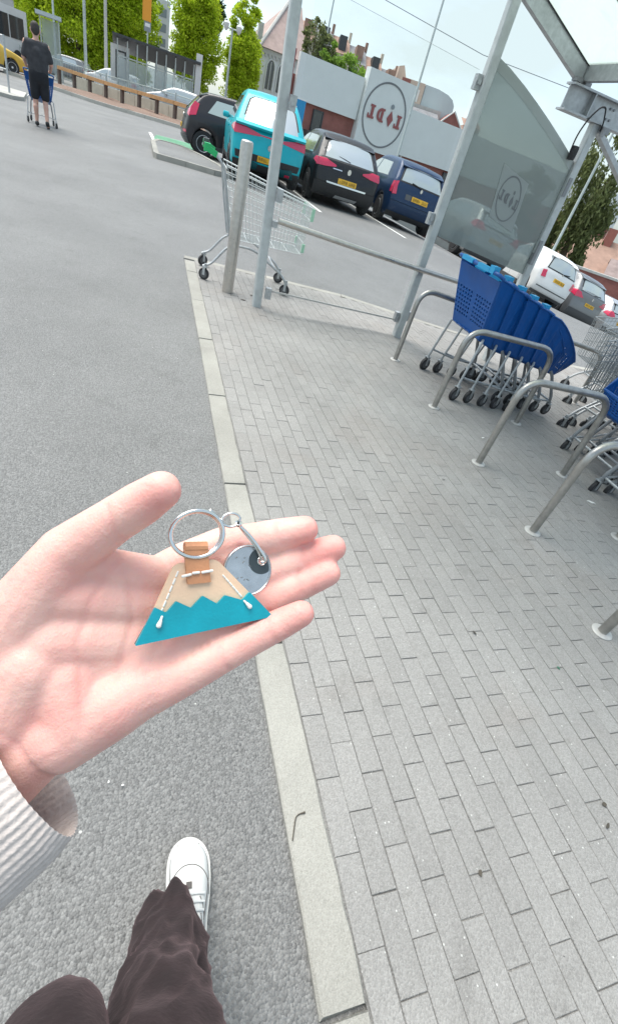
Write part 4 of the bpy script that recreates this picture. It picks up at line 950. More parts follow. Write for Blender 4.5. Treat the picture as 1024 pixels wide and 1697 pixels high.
def rear_micra(s):
    cladding(s, .22, .34, 'black_plastic')
    tails(s, [(.83, .72), (.965, .70), (.985, .98), (.87, 1.0)], [(.06, .73), (.15, .73), (.17, .97), (.07, .98)])
    s.rearp('bumper_step', [(-.97, .585), (.97, .585), (.97, .64), (-.97, .64)], s.m, .035)
    s.plate(.74, x0=.05); badge(s, .96, .045); wiper(s, s.zb+.03, -.3); spoiler(s, .11)
    s.rearp('number_recess', [(-.5, .68), (-.30, .68), (-.30, .80), (-.5, .80)], 'grey_plastic', .006)
def rear_small(s):
    tails(s, [(.72, .74), (.90, .72), (.93, .92), (.78, .95)])
    s.plate(.78, .25, .055); badge(s, 1.0, .035); wiper(s, s.zb+.05, .3); cladding(s, .22, .30, 'grey_plastic'); spoiler(s, .09)
    s.rearp('bumper_line', [(-.9, .44), (.9, .44), (.9, .47), (-.9, .47)], 'grey_plastic', .006)
def rear_qash(s):
    tails(s, [(.55, .90), (.995, .86), (.995, 1.07), (.8, 1.05)], [(.04, .87), (.40, .92), (.34, 1.05), (.10, 1.08)])
    cladding(s, .22, .50, 'grey_plastic'); s.plate(.76); badge(s, .98); wiper(s, s.zb+.06); spoiler(s)
hatch = dict(L=3.95, W=1.74, H=1.48, zb=.97, tail=.50, paint='paint_charcoal', rear=rear_hatch_black, wr=.305, ya=.62)
place('hatchback', 'black hatchback seen side on at the end bay behind the teal car', .40, 18.3, R(-90), hatch)
place('coupe_crossover', 'bright teal crossover car with a spoiler across its rear window', 2.12, 13.2, R(-4), dict(L=4.36, W=1.74, H=1.62, zb=.98, tail=.80, paint='paint_teal', rear=rear_teal, wr=.34, trim='black_plastic', tum=.34), dz=.10)
place('crossover', 'black crossover car with chrome bumper strip between the teal and the blue car', 4.2, 13.5, R(-3), dict(L=4.35, W=1.80, H=1.47, zb=.93, tail=.66, paint='paint_black', rear=rear_cross_black, wr=.33, tum=.28))
place('small_hatchback', 'dark blue small hatchback with a yellow plate beside the shelter post', 6.3, 13.7, R(-3), dict(L=3.8, W=1.67, H=1.48, zb=.98, tail=.42, paint='paint_navy', rear=rear_micra, wr=.295, tum=.24))
place('saloon_car', 'dark silver car seen low down through the tinted glass panel', 9.2, 13.9, R(-4), dict(L=4.3, W=1.77, H=1.46, zb=.98, tail=.5, paint='paint_silver', rear=rear_qash, wr=.32), dz=-.0)
place('city_car', 'small rounded white city car with a yellow plate right of the shelter', 12.35, 14.2, R(-6), dict(L=3.6, W=1.63, H=1.49, zb=.98, tail=.40, paint='paint_white', rear=rear_small, wr=.30, tum=.30, wrap=.2))
place('grey_crossover', 'grey crossover car next to the small white city car', 14.85, 14.9, R(2), dict(L=4.4, W=1.83, H=1.59, zb=1.06, tail=.5, paint='paint_grey', rear=rear_qash, wr=.345))
place('estate_car', 'silver car at the right edge beyond the grey crossover', 17.6, 15.6, R(4), dict(L=4.3, W=1.78, H=1.48, zb=1.0, tail=.45, paint='paint_silver', rear=rear_qash, wr=.32))
GF = 'cars standing far behind the cycle shelter'
place('distant_car', 'silver car far off behind the black hatchback', 3.1, 41.5, R(80), dict(L=4.2, W=1.75, H=1.48, zb=.97, tail=.45, paint='paint_silver', rear=rear_qash), GF)
place('distant_car', 'white car far off behind the cycle shelter', -1.2, 47.5, R(70), dict(L=4.2, W=1.75, H=1.5, zb=.97, tail=.45, paint='paint_white', rear=rear_qash), GF)
place('distant_car', 'grey car far off left of the cycle shelter, under the lime trees', -5.2, 56, R(75), dict(L=4.3, W=1.75, H=1.5, zb=.97, tail=.45, paint='paint_grey', rear=rear_qash), GF)
place('yellow_car', 'yellow car at the far left edge, in front of the bus', -10.75, 35.8, R(-72), dict(L=4.2, W=1.78, H=1.52, zb=.97, tail=.5, paint='paint_yellow', rear=rear_small, wr=.32), 'cars on the road at the far left')
# ------------------------------------------------------------------ buildings and things behind the cars
def frame(ang, o):
    """local building frame: u along the facade, d away from the viewer, z up"""
    c, s = math.cos(ang), math.sin(ang); o = Vector(o)
    return lambda u, d, z: (o.x+u*c-d*s, o.y+u*s+d*c, o.z+z)
def fbox(mb, F, u0, u1, d0, d1, z0, z1):
    P = [F(u, d, z) for z in (z0, z1) for u, d in ((u0, d0), (u1, d0), (u1, d1), (u0, d1))]
    return mb.quad_verts(P, [(3,2,1,0),(4,5,6,7),(0,1,5,4),(1,2,6,5),(2,3,7,6),(3,0,4,7)])
def bpart(name, F, boxes, m, parent, smooth=None):
    mb = MB()
    for q in boxes: fbox(mb, F, *q)
    return obj(name, mb, m, parent, smooth, world=True)
# the store: brick base, pale cladding panels, big sign slab with ring logo
F = frame(.2, (10.3, 32.28, 0))
t = thing('supermarket', 'long low store with pale panels over brick and a large ring logo sign', 'store', (10.3, 32.28, -1.6))
bpart('wall', F, [(-4.4, 26, .25, .9, -2.4, 3.6)], 'brick_far', t); bpart('rear_block', F, [(3.2, 26, .9, 14, -2.4, 3.5)], 'brick_far', t)
for u0, u1, z0, z1 in ((-4.0, -.14, 2.70, 4.46), (3.12, 9.6, 1.86, 4.0), (9.65, 16, 1.8, 3.95), (16.05, 26, 1.75, 3.9)): bpart('cladding_panel', F, [(u0, u1, 0, .24, z0, z1)], 'panel_white', t)
bpart('sign_slab', F, [(-.08, 3.06, -.22, .24, 1.62, 4.94)], 'panel_white', t)
sl = [o for o in t.children if o.name.startswith('sign_slab')][0]
ux, n_ = Vector((math.cos(.2), math.sin(.2), 0)), Vector((math.sin(.2), -math.cos(.2), 0))
logo(sl, Vector(F(1.46, -.222, 3.26)), ux, (0, 0, 1), n_, 1.42, 'logo_ring', 'logo_red', 'logo_grey', .055, 1.0, proud=.02)
for u0, u1, z0, z1 in ((-2.6, -2.1, -2.2, 2.5), (7.2, 8.4, -2.2, 1.7), (-1.9, -.9, .7, 1.0)): 
    w = bpart('window', F, [(u0, u1, .16, .24, z0, z1)], 'window_dark', t); bpart('window_frame', F, [(u0-.06, u0, .12, .24, z0, z1), (u1, u1+.06, .12, .24, z0, z1), (u0-.06, u1+.06, .12, .24, z1, z1+.06)], 'dark_frame', w)
bpart('canopy', F, [(-3.1, -1.1, -.5, .24, 1.35, 1.62)], 'dark_frame', t)
bpart('downpipe', F, [(3.5, 3.62, .1, .24, -2, 1.85)], 'render_white', t); bpart('downpipe', F, [(-4.35, -4.2, .1, .24, -2, 4.5)], 'logo_red', t)
bpart('roof', F, [(3.2, 26.2, .25, 14, 3.6, 3.78)], 'dark_frame', t)
bpart('plinth', F, [(-4.45, 26, .18, .24, -2.4, -.6)], 'concrete', t)
# blue notice board
F = frame(.2, (5.95, 29.3, 0)); t = thing('notice_board', 'blue board with a white emblem beside the store wall', 'sign', (6.2, 29.3, gz(6.2, 29.3)))
bpart('board', F, [(0, .66, 0, .05, .9, 2.62)], 'sign_blue', t); bpart('board_top', F, [(-.02, .68, -.01, .06, 2.62, 2.68)], 'sign_white', t)
bpart('emblem', F, [(.10, .22, -.006, 0, 1.9, 2.35), (.06, .26, -.006, 0, 1.75, 1.9)], 'sign_white', t); bpart('leg', F, [(.05, .12, .005, .045, -1, .9)], 'galv', t); bpart('leg', F, [(.54, .61, .005, .045, -1, .9)], 'galv', t)
# white chapel with twin arched windows and steep roof
F = frame(.12, (10.2, 69.4, 0)); t = thing('chapel', 'white chapel with twin arched windows and a steep pinkish gable roof', 'building', (12, 69.4, 0))
bpart('wall', F, [(0, 5.1, 0, 9, -1, 7.35)], 'render_white', t)
mb = MB(); mb.quad_verts([F(-.25, -.3, 7.4), F(5.2, -.3, 7.4), F(5.2, 4.4, 12.0), F(3.7, 4.4, 12.0), F(-.25, 9, 7.4), F(5.2, 9, 7.4)], [(0,1,2,3), (0,3,4), (3,2,5,4), (0,4,5,1)]); obj('roof', mb, 'roof_pink', t, world=True)
mb = MB()
mb.tube([F(-.28, -.32, 7.4), F(3.7, 4.4, 12.1)], .17, 6)
obj('gable_coping', mb, 'stone_band', t, world=True)
bpart('chimney', F, [(-.35, .15, .5, 1, 7.3, 9.2)], 'stone_band', t)
for u in (1.35, 2.65):
    mb = MB(); mb.prism([(u-.42, 4.2), (u+.42, 4.2), (u+.42, 6.0)] + [(u+.42*math.cos(math.pi*i/8), 6.0+.62*math.sin(math.pi*i/8)) for i in range(1, 8)] + [(u-.42, 6.0)], lambda a, b, d: F(a, d, b), -.05, .05); w = obj('window', mb, 'window_dark', t, world=True)
    mb = MB(); mb.tube([F(u-.47, -.07, 4.1), F(u-.47, -.07, 6.0)] + [F(u+.47*math.cos(math.pi-math.pi*i/8), -.07, 6.0+.68*math.sin(math.pi*i/8)) for i in range(1, 8)] + [F(u+.47, -.07, 6.0), F(u+.47, -.07, 4.1)], .075, 6); mb.tube([F(u, -.07, 4.2), F(u, -.07, 6.5)], .04, 5); obj('window_frame', mb, 'render_white', w, world=True)
bpart('cornice', F, [(-.1, 5.15, -.12, 0, 3.3, 3.75)], 'stone_band', t); bpart('cornice', F, [(-.1, 5.15, -.1, 0, 7.0, 7.38)], 'stone_band', t)
for i in range(11): bpart('dentil', F, [(.1+.42*i, .32+.42*i, -.16, -.1, 6.75, 7.0)], 'stone_band', t)
bpart('shopfront', F, [(.05, 5.0, -.04, 0, -1, 3.1)], 'dark_frame', t)
mb = MB(); mb.tube([F(3.0, 1.35, 9.35), F(3.5, 1.35, 9.4)], .2, 6); obj('roof_vent', mb, 'render_white', t, world=True)
# terrace on the hill
F = frame(-.2, (15.4, 78, 0)); t = thing('terraced_row', 'row of cream terraced houses with dark dormers above the store roof', 'houses', (20, 78, 0))
for k in range(6):
    u = k*2.25; zt = 12.0-.02*k-.18*k*k*.35
    bpart('house_wall', F, [(u, u+2.22, 0, 8, -2, zt-1.7)], 'render_cream', t)
    mb = MB(); P = [F(u, -.2, zt-1.75), F(u+2.24, -.2, zt-1.75), F(u+2.24, 4, zt+.1), F(u, 4, zt+.1), F(u, 8, zt-1.7), F(u+2.24, 8, zt-1.7)]; mb.quad_verts(P, [(0,1,2,3), (3,2,5,4)]); obj('roof', mb, 'roof_slate' if k % 2 else 'roof_brown', t, world=True)
    bpart('dormer', F, [(u+.75, u+1.65, .6, 3, zt-1.35, zt-.05)], 'dark_frame' if k in (1, 2, 4) else 'roof_brown', t)
    bpart('chimney', F, [(u+2.0, u+2.32, 3.4, 4.1, zt-.2, zt+.75)], 'roof_brown' if k % 2 else 'render_cream', t)
    bpart('window', F, [(u+.5, u+1.2, -.03, 0, zt-3.2, zt-2.1)], 'window_dark', t)
mb = MB(); mb.prism([(13.4, 7.2), (16.2, 7.2), (14.0, 11.2), (13.4, 11.0)], lambda u, v, d: F(u, d, v), 2, 7); obj('gable_end', mb, 'render_beige', t, world=True)
# beige block with rounded metal roof right of the logo
F = frame(-.35, (26.8, 70, 0)); t = thing('apartment_block', 'beige block with a curved pale metal roof behind the store sign', 'building', (29, 69, 0))
bpart('wall', F, [(0, 2.9, 0, 8, -4, 9.35)], 'render_beige', t); bpart('brick_bay', F, [(.1, 1.1, -.08, 0, 8.0, 9.3)], 'brick_far', t)
mb = MB(); mb.prism([(2.95, -4), (7.0, -4), (7.0, 7.4), (6.9, 8.3), (6.5, 8.8), (5.8, 9.1), (4.6, 9.3), (2.95, 9.35)], lambda u, v, d: F(u, d, v), .2, 9); obj('metal_roof', mb, 'metal_pale', t, world=True)
bpart('parapet', F, [(-1.2, 5.5, -1.6, -.1, 4.5, 7.35)], 'stone_band', t)
for u in (1.9, 2.25): w = bpart('window', F, [(u, u+.2, -.05, 0, 7.6, 8.7)], 'render_white', t)
# brick terrace lower down in front of it
F = frame(-.3, (27.6, 64.5, 0)); t = thing('brick_house', 'brick house with white windows and a stepped gable above the cladding', 'house', (30, 64, 0))
bpart('wall', F, [(-1.2, 4.2, 0, 6, -5, 5.9)], 'brick_far', t)
mb = MB(); mb.prism([(2.6, 5.5), (5.4, 5.5), (5.4, 6.0), (4.0, 7.4), (2.6, 6.0)], lambda u, v, d: F(u, d, v), -.1, 6); obj('gable', mb, 'brick_far', t, world=True)
mb = MB(); mb.tube([F(2.5, -.16, 6.0), F(4.0, -.16, 7.5), F(5.5, -.16, 6.0)], .09, 5); obj('barge_board', mb, 'render_white', t, world=True)
mb = MB(); mb.quad_verts([F(-1.3, -.2, 5.9), F(2.7, -.2, 5.9), F(2.7, 3, 7.0), F(-1.3, 3, 7.0)], [(0,1,2,3)]); obj('roof', mb, 'roof_slate', t, world=True)
for u in (-.9, .9, 1.6, 2.3, 3.4, 4.2): w = bpart('window', F, [(u, u+.42, -.04, 0, 4.3, 5.5)], 'render_white', t); bpart('pane', F, [(u+.06, u+.36, -.06, -.04, 4.4, 5.4)], 'window_dark', w)
F = frame(-.3, (34.3, 65, 0)); t = thing('brick_house', 'small reddish house end just left of the tinted glass', 'house', (34.8, 65, 0))
bpart('wall', F, [(-.3, 1.7, 0, 5, -5, 6.9)], 'render_beige', t); bpart('chimney', F, [(.0, .5, 1, 1.6, 6.9, 7.7)], 'brick_red', t); bpart('window', F, [(1.1, 1.5, -.04, 0, 5.6, 6.5)], 'window_dark', t)
mb = MB(); mb.quad_verts([F(-.4, -.2, 6.85), F(1.8, -.2, 6.85), F(1.8, 3, 7.7), F(-.4, 3, 7.7)], [(0,1,2,3)]); obj('roof', mb, 'roof_brown', t, world=True)
# houses at the right, below the brow
def house(name, label, F, w, d, z0, ze, zr, mw, mr, wins, loc):
    t = thing(name, label, 'house', loc)
    bpart('wall', F, [(0, w, 0, d, z0, ze)], mw, t)
    mb = MB(); P = [F(-.3, -.3, ze-.05), F(w+.3, -.3, ze-.05), F(w+.3, d/2, zr), F(-.3, d/2, zr), F(-.3, d+.3, ze-.05), F(w+.3, d+.3, ze-.05)]
    P += [F(-.3, -.3, ze-.2), F(w+.3, -.3, ze-.2)]; mb.quad_verts(P, [(0,1,2,3), (3,2,5,4), (6,7,1,0)]); obj('roof', mb, mr, t, world=True)
    mb = MB(); mb.prism([(0, ze-.05), (d, ze-.05), (d/2, zr-.1)], lambda a, b, c: F(c, a, b), .02, w-.02); obj('gable', mb, mw, t, world=True)
    for u0, u1, a, b in wins: q = bpart('window', F, [(u0, u1, -.05, 0, a, b)], 'render_white', t); bpart('pane', F, [(u0+.08, u1-.08, -.07, -.05, a+.08, b-.08)], 'window_dark', q)
    bpart('chimney', F, [(w*.6, w*.6+.6, d*.4, d*.6, zr-.6, zr+.7)], 'brick_red', t)
    return t
house('house', 'cream house with a brown tiled roof behind the white city car', frame(-.75, (25.2, 30.6, 0)), 4.6, 6, -6, -.75, 1.0, 'render_cream', 'roof_brown', [(.6, 1.5, -2.3, -1.2), (2.1, 2.9, -2.3, -1.2)], (26, 30, -4))
house('house', 'red brick house with white windows at the right edge', frame(-.75, (26.6, 26.2, 0)), 6.5, 5, -6, -1.1, .2, 'brick_red', 'roof_tile', [(.4, 1.1, -2.4, -1.5), (1.9, 2.6, -2.4, -1.5), (3.4, 4.1, -2.4, -1.5)], (28, 25, -4))
F = frame(-.72, (17.95, 21.2, 0)); t = thing('boundary_wall', 'dark red boundary wall with a concrete coping behind the white city car', 'wall', (18, 21, -2.5))
bpart('wall', F, [(0, 3.9, 0, .22, -3.5, -.22)], 'brick_far', t); bpart('coping', F, [(-.05, 3.95, -.05, .27, -.22, -.12)], 'stone_band', t); bpart('red_board', F, [(.15, .95, -.05, 0, -.95, -.25)], 'sign_red', t)
# trees
def tree(name, label, loc, crown, trunk_h, trunk_r, n, leaf_s, m, seed, group=None, droop=0.0, limbs=5, cat='tree', clump=.34, lo_clumps=70):
    """crown: list of (dx, dy, z, rx, rz) lobes; leaves sit in clumps spread through them"""
    t = thing(name, label, cat, loc, 0, group); rr = np.random.RandomState(seed)
    if trunk_h:
        mb = MB(); mb.tube([(0, 0, -.3), (.02, 0, trunk_h*.5), (-.03, .03, trunk_h), (.02, 0, trunk_h*1.7)], [trunk_r*1.25, trunk_r, trunk_r*.8, trunk_r*.3], 8)
        for k in range(limbs):
            a = 6.283*k/limbs+.4; c = crown[k % len(crown)]; z = trunk_h*(.85+.3*(k % 3)/3)
            mb.tube([(0, 0, z), (c[0]*.4+math.cos(a)*c[3]*.3, c[1]*.4+math.sin(a)*c[3]*.3, lerp(z, c[2], .5)), (c[0]+math.cos(a)*c[3]*.6, c[1]+math.sin(a)*c[3]*.6, c[2]+c[4]*.2)], [trunk_r*.5, trunk_r*.3, trunk_r*.08], 6)
        obj('trunk', mb, 'bark', t)
    wgt = np.array([c[3]**2*c[4] for c in crown]); wgt = wgt/wgt.sum(); V = []; 
    cl = []
    for _ in range(lo_clumps):
        c = crown[rr.choice(len(crown), p=wgt)]; d = rr.normal(size=3); d /= np.linalg.norm(d); r = rr.uniform(.45, 1.02)**.6
        cl.append((c[0]+d[0]*c[3]*r, c[1]+d[1]*c[3]*r, c[2]+d[2]*c[4]*r, c[3]*clump*rr.uniform(.55, 1.25)))
    cl = np.array(cl); idx = rr.randint(len(cl), size=n); off = rr.normal(size=(n, 3)); off /= np.linalg.norm(off, axis=1)[:, None]; off *= (rr.uniform(.1, 1, size=(n, 1))**.5)
    P = cl[idx, :3]+off*cl[idx, 3:4]*np.array([1, 1, .75+droop]); 
    if droop: P[:, 2] -= droop*np.abs(rr.normal(size=n))*.5
    ax = rr.normal(size=(n, 3)); ax[:, 2] *= .7; 
    if droop: ax[:, 2] -= 2.0
    ax /= np.linalg.norm(ax, axis=1)[:, None]; bx_ = np.cross(ax, rr.normal(size=(n, 3))); bx_ /= np.linalg.norm(bx_, axis=1)[:, None]
    s = leaf_s*rr.uniform(.6, 1.35, size=(n, 1)); L_, W_ = ax*s, bx_*s*.42
    q = np.stack([P-L_, P+W_, P+L_, P-W_], 1).reshape(-1, 3)
    me = bpy.data.meshes.new('crown'); me.from_pydata(q.tolist(), [], [(4*i, 4*i+1, 4*i+2, 4*i+3) for i in range(n)]); link('crown', me, m, t)
    return t
GT = 'lime green trees along the road behind the cycle shelter'
tree('lime_tree', 'tall lime green tree left of the chapel, behind the double headed lamp', (8.0, 66, .3), [(0, 0, 3.4, 1.55, 1.7), (.1, 0, 5.4, 1.6, 2.0), (-.05, 0, 7.6, 1.2, 2.0), (0, 0, 9.8, .75, 1.8)], 1.6, .14, 38000, .135, 'leaf_lime', 3, GT, clump=.46, lo_clumps=190)
tree('lime_tree', 'broad lime green tree behind the right end of the cycle shelter', (3.4, 65, .3), [(0, 0, 3.4, 1.8, 1.7), (0, 0, 5.2, 2.05, 2.2), (-.1, 0, 7.6, 1.9, 2.2), (0, 0, 9.8, 1.3, 2.0)], 1.6, .15, 42000, .135, 'leaf_lime', 4, GT, clump=.44, lo_clumps=180)
for k, (x, y, w) in enumerate(((-10.6, 68, 2.9), (-6.9, 64, 2.8), (-3.1, 66, 2.5), (-5.0, 73, 2.6))):
    tree('lime_tree', ['lime green tree at the far left behind the man\'s head', 'lime green tree behind the two tall lamp posts', 'lime green tree left of the white building, behind the cycle shelter', 'lime green tree set back in the gap between the two behind the lamp posts'][k], (x, y, .0),
         [(0, 0, 2.9, w, 1.9), (.2, .2, 5.4, w*1.02, 2.2), (-.2, 0, 8.2, w*.95, 2.4), (0, 0, 10.4, w*.8, 2)], 1.4, .15, 44000, .14, 'leaf_lime', 11+k, GT, clump=.44, lo_clumps=180)
GD = 'darker trees behind the lime trees'
for k, (x, y, w, z) in enumerate(((-12.6, 80, 2.6, 5), (-7.6, 84, 2.9, 5.2), (-2.5, 82, 2.3, 5.0), (5.6, 88, 2.2, 9.5))):
    tree('dark_tree', ['dark tree at the far left beyond the bus', 'dark green tree between the lime trees', 'dark tree beyond the bus stop flag', 'dark tree top rising between the two lime trees'][k], (x, y, 0), [(0, 0, z, w, 2.6), (.4, 0, z+3, w*.85, 2.6)], 3, .2, 4200, .24, 'leaf_green' if k < 3 else 'leaf_dark', 31+k, GD)
tree('bush', 'green shrubs growing above the store panels beside the logo slab', (12.6, 44, 0), [(0, 0, 5.3, 1.4, 1.15), (.7, -.2, 4.9, .9, .9), (-1.1, .1, 5.9, 1.0, .9)], 3.6, .1, 7000, .12, 'leaf_pale', 41)
tree('bush', 'olive thin tree behind the left store panel', (10.1, 45, 0), [(0, 0, 6.5, .95, 1.2), (.8, 0, 6.2, .9, .9)], 4.2, .08, 3000, .11, 'leaf_olive', 42)
tree('weeping_tree', 'tall dark weeping tree behind the right shelter post', (19.4, 22.6, gz(19.4, 22.6)), [(0, 0, 3.2, 1.25, 2.0), (-.4, .2, 5.0, 1.1, 1.5), (.55, -.3, 4.4, .8, 1.4), (.2, 0, 2.0, 1.0, 1.1), (-.2, 0, 6.5, .9, 1.3)], 3.2, .2, 14000, .10, 'leaf_olive', 51, droop=.9)
tree('dark_tree', 'dark tree in the gap behind the white city car', (17.0, 24.5, gz(17, 24.5)), [(0, 0, 2.2, 1.3, 1.4), (.2, 0, 3.6, 1.0, 1.2)], 1.2, .12, 5000, .11, 'leaf_dark', 52)
tree('dark_tree', 'distant dark green trees beyond the houses at the right edge', (44, 40, -6), [(0, 0, 4.6, 3.6, 2.2), (4, -2, 4.2, 3.4, 2.0)], 2.5, .2, 4000, .3, 'leaf_dark', 53)
tree('bush', 'yellow green garden bush behind the grey crossover', (20.6, 19.8, gz(20.6, 19.8)), [(0, 0, .9, .55, .5), (.5, -.3, .7, .45, .45)], 0, 0, 1300, .07, 'leaf_lime', 61, cat='bush', lo_clumps=30)
tree('bush', 'second garden bush further right behind the parked cars', (22.2, 19.2, gz(22.2, 19.2)), [(0, 0, .8, .5, .5)], 0, 0, 800, .07, 'leaf_pale', 62, cat='bush', lo_clumps=20)

# ------------------------------------------------------------------ street furniture
def lamp_post(name, label, x, y, h, r, m='lamp_grey', arm=None, double=False, z=None, group='street lamps'):
    z = gz(x, y) if z is None else z; t = thing(name, label, 'lamp post', (x, y, z), 0, group)
    mb = MB(); mb.tube([(0, 0, -.2), (0, 0, .9), (0, 0, .95), (0, 0, h)], [r*1.4, r*1.4, r, r*.62], 10); obj('pole', mb, m, t)
    if double:
        mb = MB(); mb.tube([(-.45, 0, h-.05), (.45, 0, h-.05)], .04, 6); obj('arm', mb, m, t)
        for s in (-1, 1): mb = MB(); mb.lathe([(.05, -.35), (.17, -.2), (.20, .05), (.10, .16)], (s*.45, 0, h+.12), 10); obj('lamp_head', mb, 'render_white', t)
    elif arm: mb = MB(); mb.tube([(0, 0, h-.1), (arm*.5, 0, h+.15), (arm, 0, h+.18)], .035, 6); obj('arm', mb, m, t); mb = MB(); mb.box((arm*1.2, 0, h+.16), (.6, .2, .1)); obj('lamp_head', mb, m, t)
    return t
lamp_post('lamp_post', 'thin pale lamp post left of the two tall ones, at the far left', -7.0, 49.6, 9, .07, arm=-1.0)
lamp_post('lamp_post', 'pale lamp post rising behind the left end of the timber rail', -5.07, 49.8, 9, .11, arm=-1.0)
lamp_post('lamp_post', 'weathered brownish pole between the pale lamp post and the cycle shelter', -3.72, 49.9, 9, .12, 'stone_band', arm=1.0)
lamp_post('lamp_post', 'short white lamp post with two heads in front of the lime tree', 4.75, 47.7, 5.75, .10, double=True)
lamp_post('lamp_post', 'tall thin pole rising behind the logo sign of the store', 10.47, 25.8, 12, .055, arm=1.0)
lamp_post('lamp_post', 'thin pole above the terraced row near the first shelter post', 14.1, 58, 15, .09, arm=1.0)
lamp_post('lamp_post', 'pale slender lamp post in front of the weeping tree', 13.75, 16.75, 7.5, .052, arm=.8)
t = thing('overhead_wire', 'thin overhead wire crossing the sky above the store', 'wire', (9, 28.5, 6.7)); mb = MB(); mb.tube([(-9, 4, 3.0), (-4, 1.7, 1.3), (0, 0, 0), (4.4, -1.9, -.65), (12, -5, -.9)], .014, 5); obj('cable', mb, 'logo_grey', t)
t = thing('bus_stop_sign', 'orange stop flag on a grey pole behind the cycle shelter', 'sign', (-.85, 44, 0))
mb = MB(); mb.tube([(0, 0, -.2), (0, 0, 5.6)], .045, 8); obj('pole', mb, 'lamp_grey', t); mb = MB(); mb.box((-.08, -.06, 4.95), (.52, .05, 1.15)); obj('flag', mb, 'sign_orange', t); mb = MB(); mb.box((-.02, -.06, 4.13), (.42, .06, .45)); obj('plate', mb, 'logo_grey', t); mb = MB(); mb.box((-.02, -.095, 4.2), (.30, .01, .16)); obj('plate_panel', mb, 'sign_white', t)
# timber knee rail with cream wall behind
A, B = Vector((-5.95, 42.7, 0)), Vector((1.75, 34.4, 0)); d = (B-A).normalized(); nn = Vector((-d.y, d.x, 0))
t = thing('knee_rail', 'low timber rail on dark posts along the planted strip', 'fence', A); NP = 8
zt = lambda p: gz(p.x, p.y)+.72
for k in range(NP+1):
    p = A.lerp(B, k/NP); mb = MB(); mb.box((p.x, p.y, zt(p)-.45), (.16, .16, .9), rz=math.atan2(d.y, d.x)); obj('post', mb, 'timber_post', t, world=True)
    if k < NP:
        q = A.lerp(B, (k+1)/NP-.002); mb = MB(); s = nn*.13; P = [p-s, q-s, q+s, p+s]
        mb.quad_verts([(v.x, v.y, zt(v)+h) for h in (.002, .17) for v in P], [(3,2,1,0),(4,5,6,7),(0,1,5,4),(1,2,6,5),(2,3,7,6),(3,0,4,7)]); obj('rail', mb, 'timber', t, world=True)
A2, B2 = A+nn*1.0, B+nn*1.0; t = thing('low_wall', 'low cream wall behind the timber rail', 'wall', A2)
for k in range(NP):
    p, q = A2.lerp(B2, k/NP), A2.lerp(B2, (k+1)/NP-.003); s = nn*.09; P = [p-s, q-s, q+s, p+s]; mb = MB()
    mb.quad_verts([(v.x, v.y, gz(v.x, v.y)+h) for h in (-.1, .62) for v in P], [(3,2,1,0),(4,5,6,7),(0,1,5,4),(1,2,6,5),(2,3,7,6),(3,0,4,7)]); obj('wall_slab', mb, 'cream_wall', t, world=True)
# guard railing beyond the road
t = thing('guard_railing', 'pale guard railing of thin upright bars beyond the low wall', 'fence', (-7, 44.5, 0))
P0, P1 = Vector((-9, 48.2, 0)), Vector((3.8, 38.4, 0)); n = 9
for k in range(n):
    a, b = P0.lerp(P1, k/n), P0.lerp(P1, (k+1)/n-.004); za, zb_ = gz(a.x, a.y), gz(b.x, b.y)
    mb = MB()
    for h in (.25, 1.15): mb.tube([a+Vector((0, 0, za+h)), b+Vector((0, 0, zb_+h))], .022, 5)
    for j in range(14): p = a.lerp(b, j/13); mb.tube([(p.x, p.y, lerp(za, zb_, j/13)+.25), (p.x, p.y, lerp(za, zb_, j/13)+1.15)], .011, 4, cap=False)
    obj('panel', mb, 'lamp_grey', t, world=True)
    mb = MB(); mb.tube([a+Vector((0, 0, za-.1)), a+Vector((0, 0, za+1.25))], .035, 6); obj('post', mb, 'lamp_grey', t, world=True)
# cycle shelter
F = frame(.02, (-2.65, 44.2, .15)); t = thing('cycle_shelter', 'glazed cycle shelter with a dark sloping roof and many white posts', 'shelter', (-2.65, 44.2, .15))
for k in range(9):
    u = k*.60; bpart('post', F, [(u-.035, u+.035, 0, .07, -.1, 3.0)], 'lamp_grey', t)
    if k < 8: bpart('glass', F, [(u+.05, u+.55, .02, .035, .5, 2.1)], 'far_glass', t)
    bpart('back_post', F, [(u-.03, u+.03, 2.0, 2.06, -.1, 2.5)], 'lamp_grey', t)
mb = MB(); mb.quad_verts([F(-.3, -.3, 3.2), F(5.2, -.3, 3.2), F(5.2, 2.3, 2.55), F(-.3, 2.3, 2.55), F(-.3, -.3, 3.1), F(5.2, -.3, 3.1), F(5.2, 2.3, 2.45), F(-.3, 2.3, 2.45)], [(0,1,2,3),(7,6,5,4),(0,4,5,1),(1,5,6,2),(2,6,7,3),(3,7,4,0)]); obj('roof', mb, 'dark_frame', t, world=True)
bpart('cross_rail', F, [(0, 4.85, .0, .05, 1.02, 1.1), (0, 4.85, .0, .05, 2.15, 2.22)], 'lamp_grey', t)
bpart('end_board', F, [(4.9, 5.3, -.05, .03, 1.2, 3.6)], 'render_white', t)
t = thing('advert_panel', 'white lit advert panel at the left end of the cycle shelter', 'panel', (-2.6, 45, 0)); F = frame(.02, (-3.1, 44.8, .1)); bpart('panel', F, [(0, 1.15, 0, .18, .9, 2.75)], 'render_white', t); bpart('panel_frame', F, [(.30, .38, -.03, 0, 1.1, 2.5), (.86, .94, -.03, 0, 1.1, 2.5), (.38, .86, -.03, 0, 2.42, 2.5), (.38, .86, -.03, 0, 1.1, 1.18)], 'dark_frame', t)
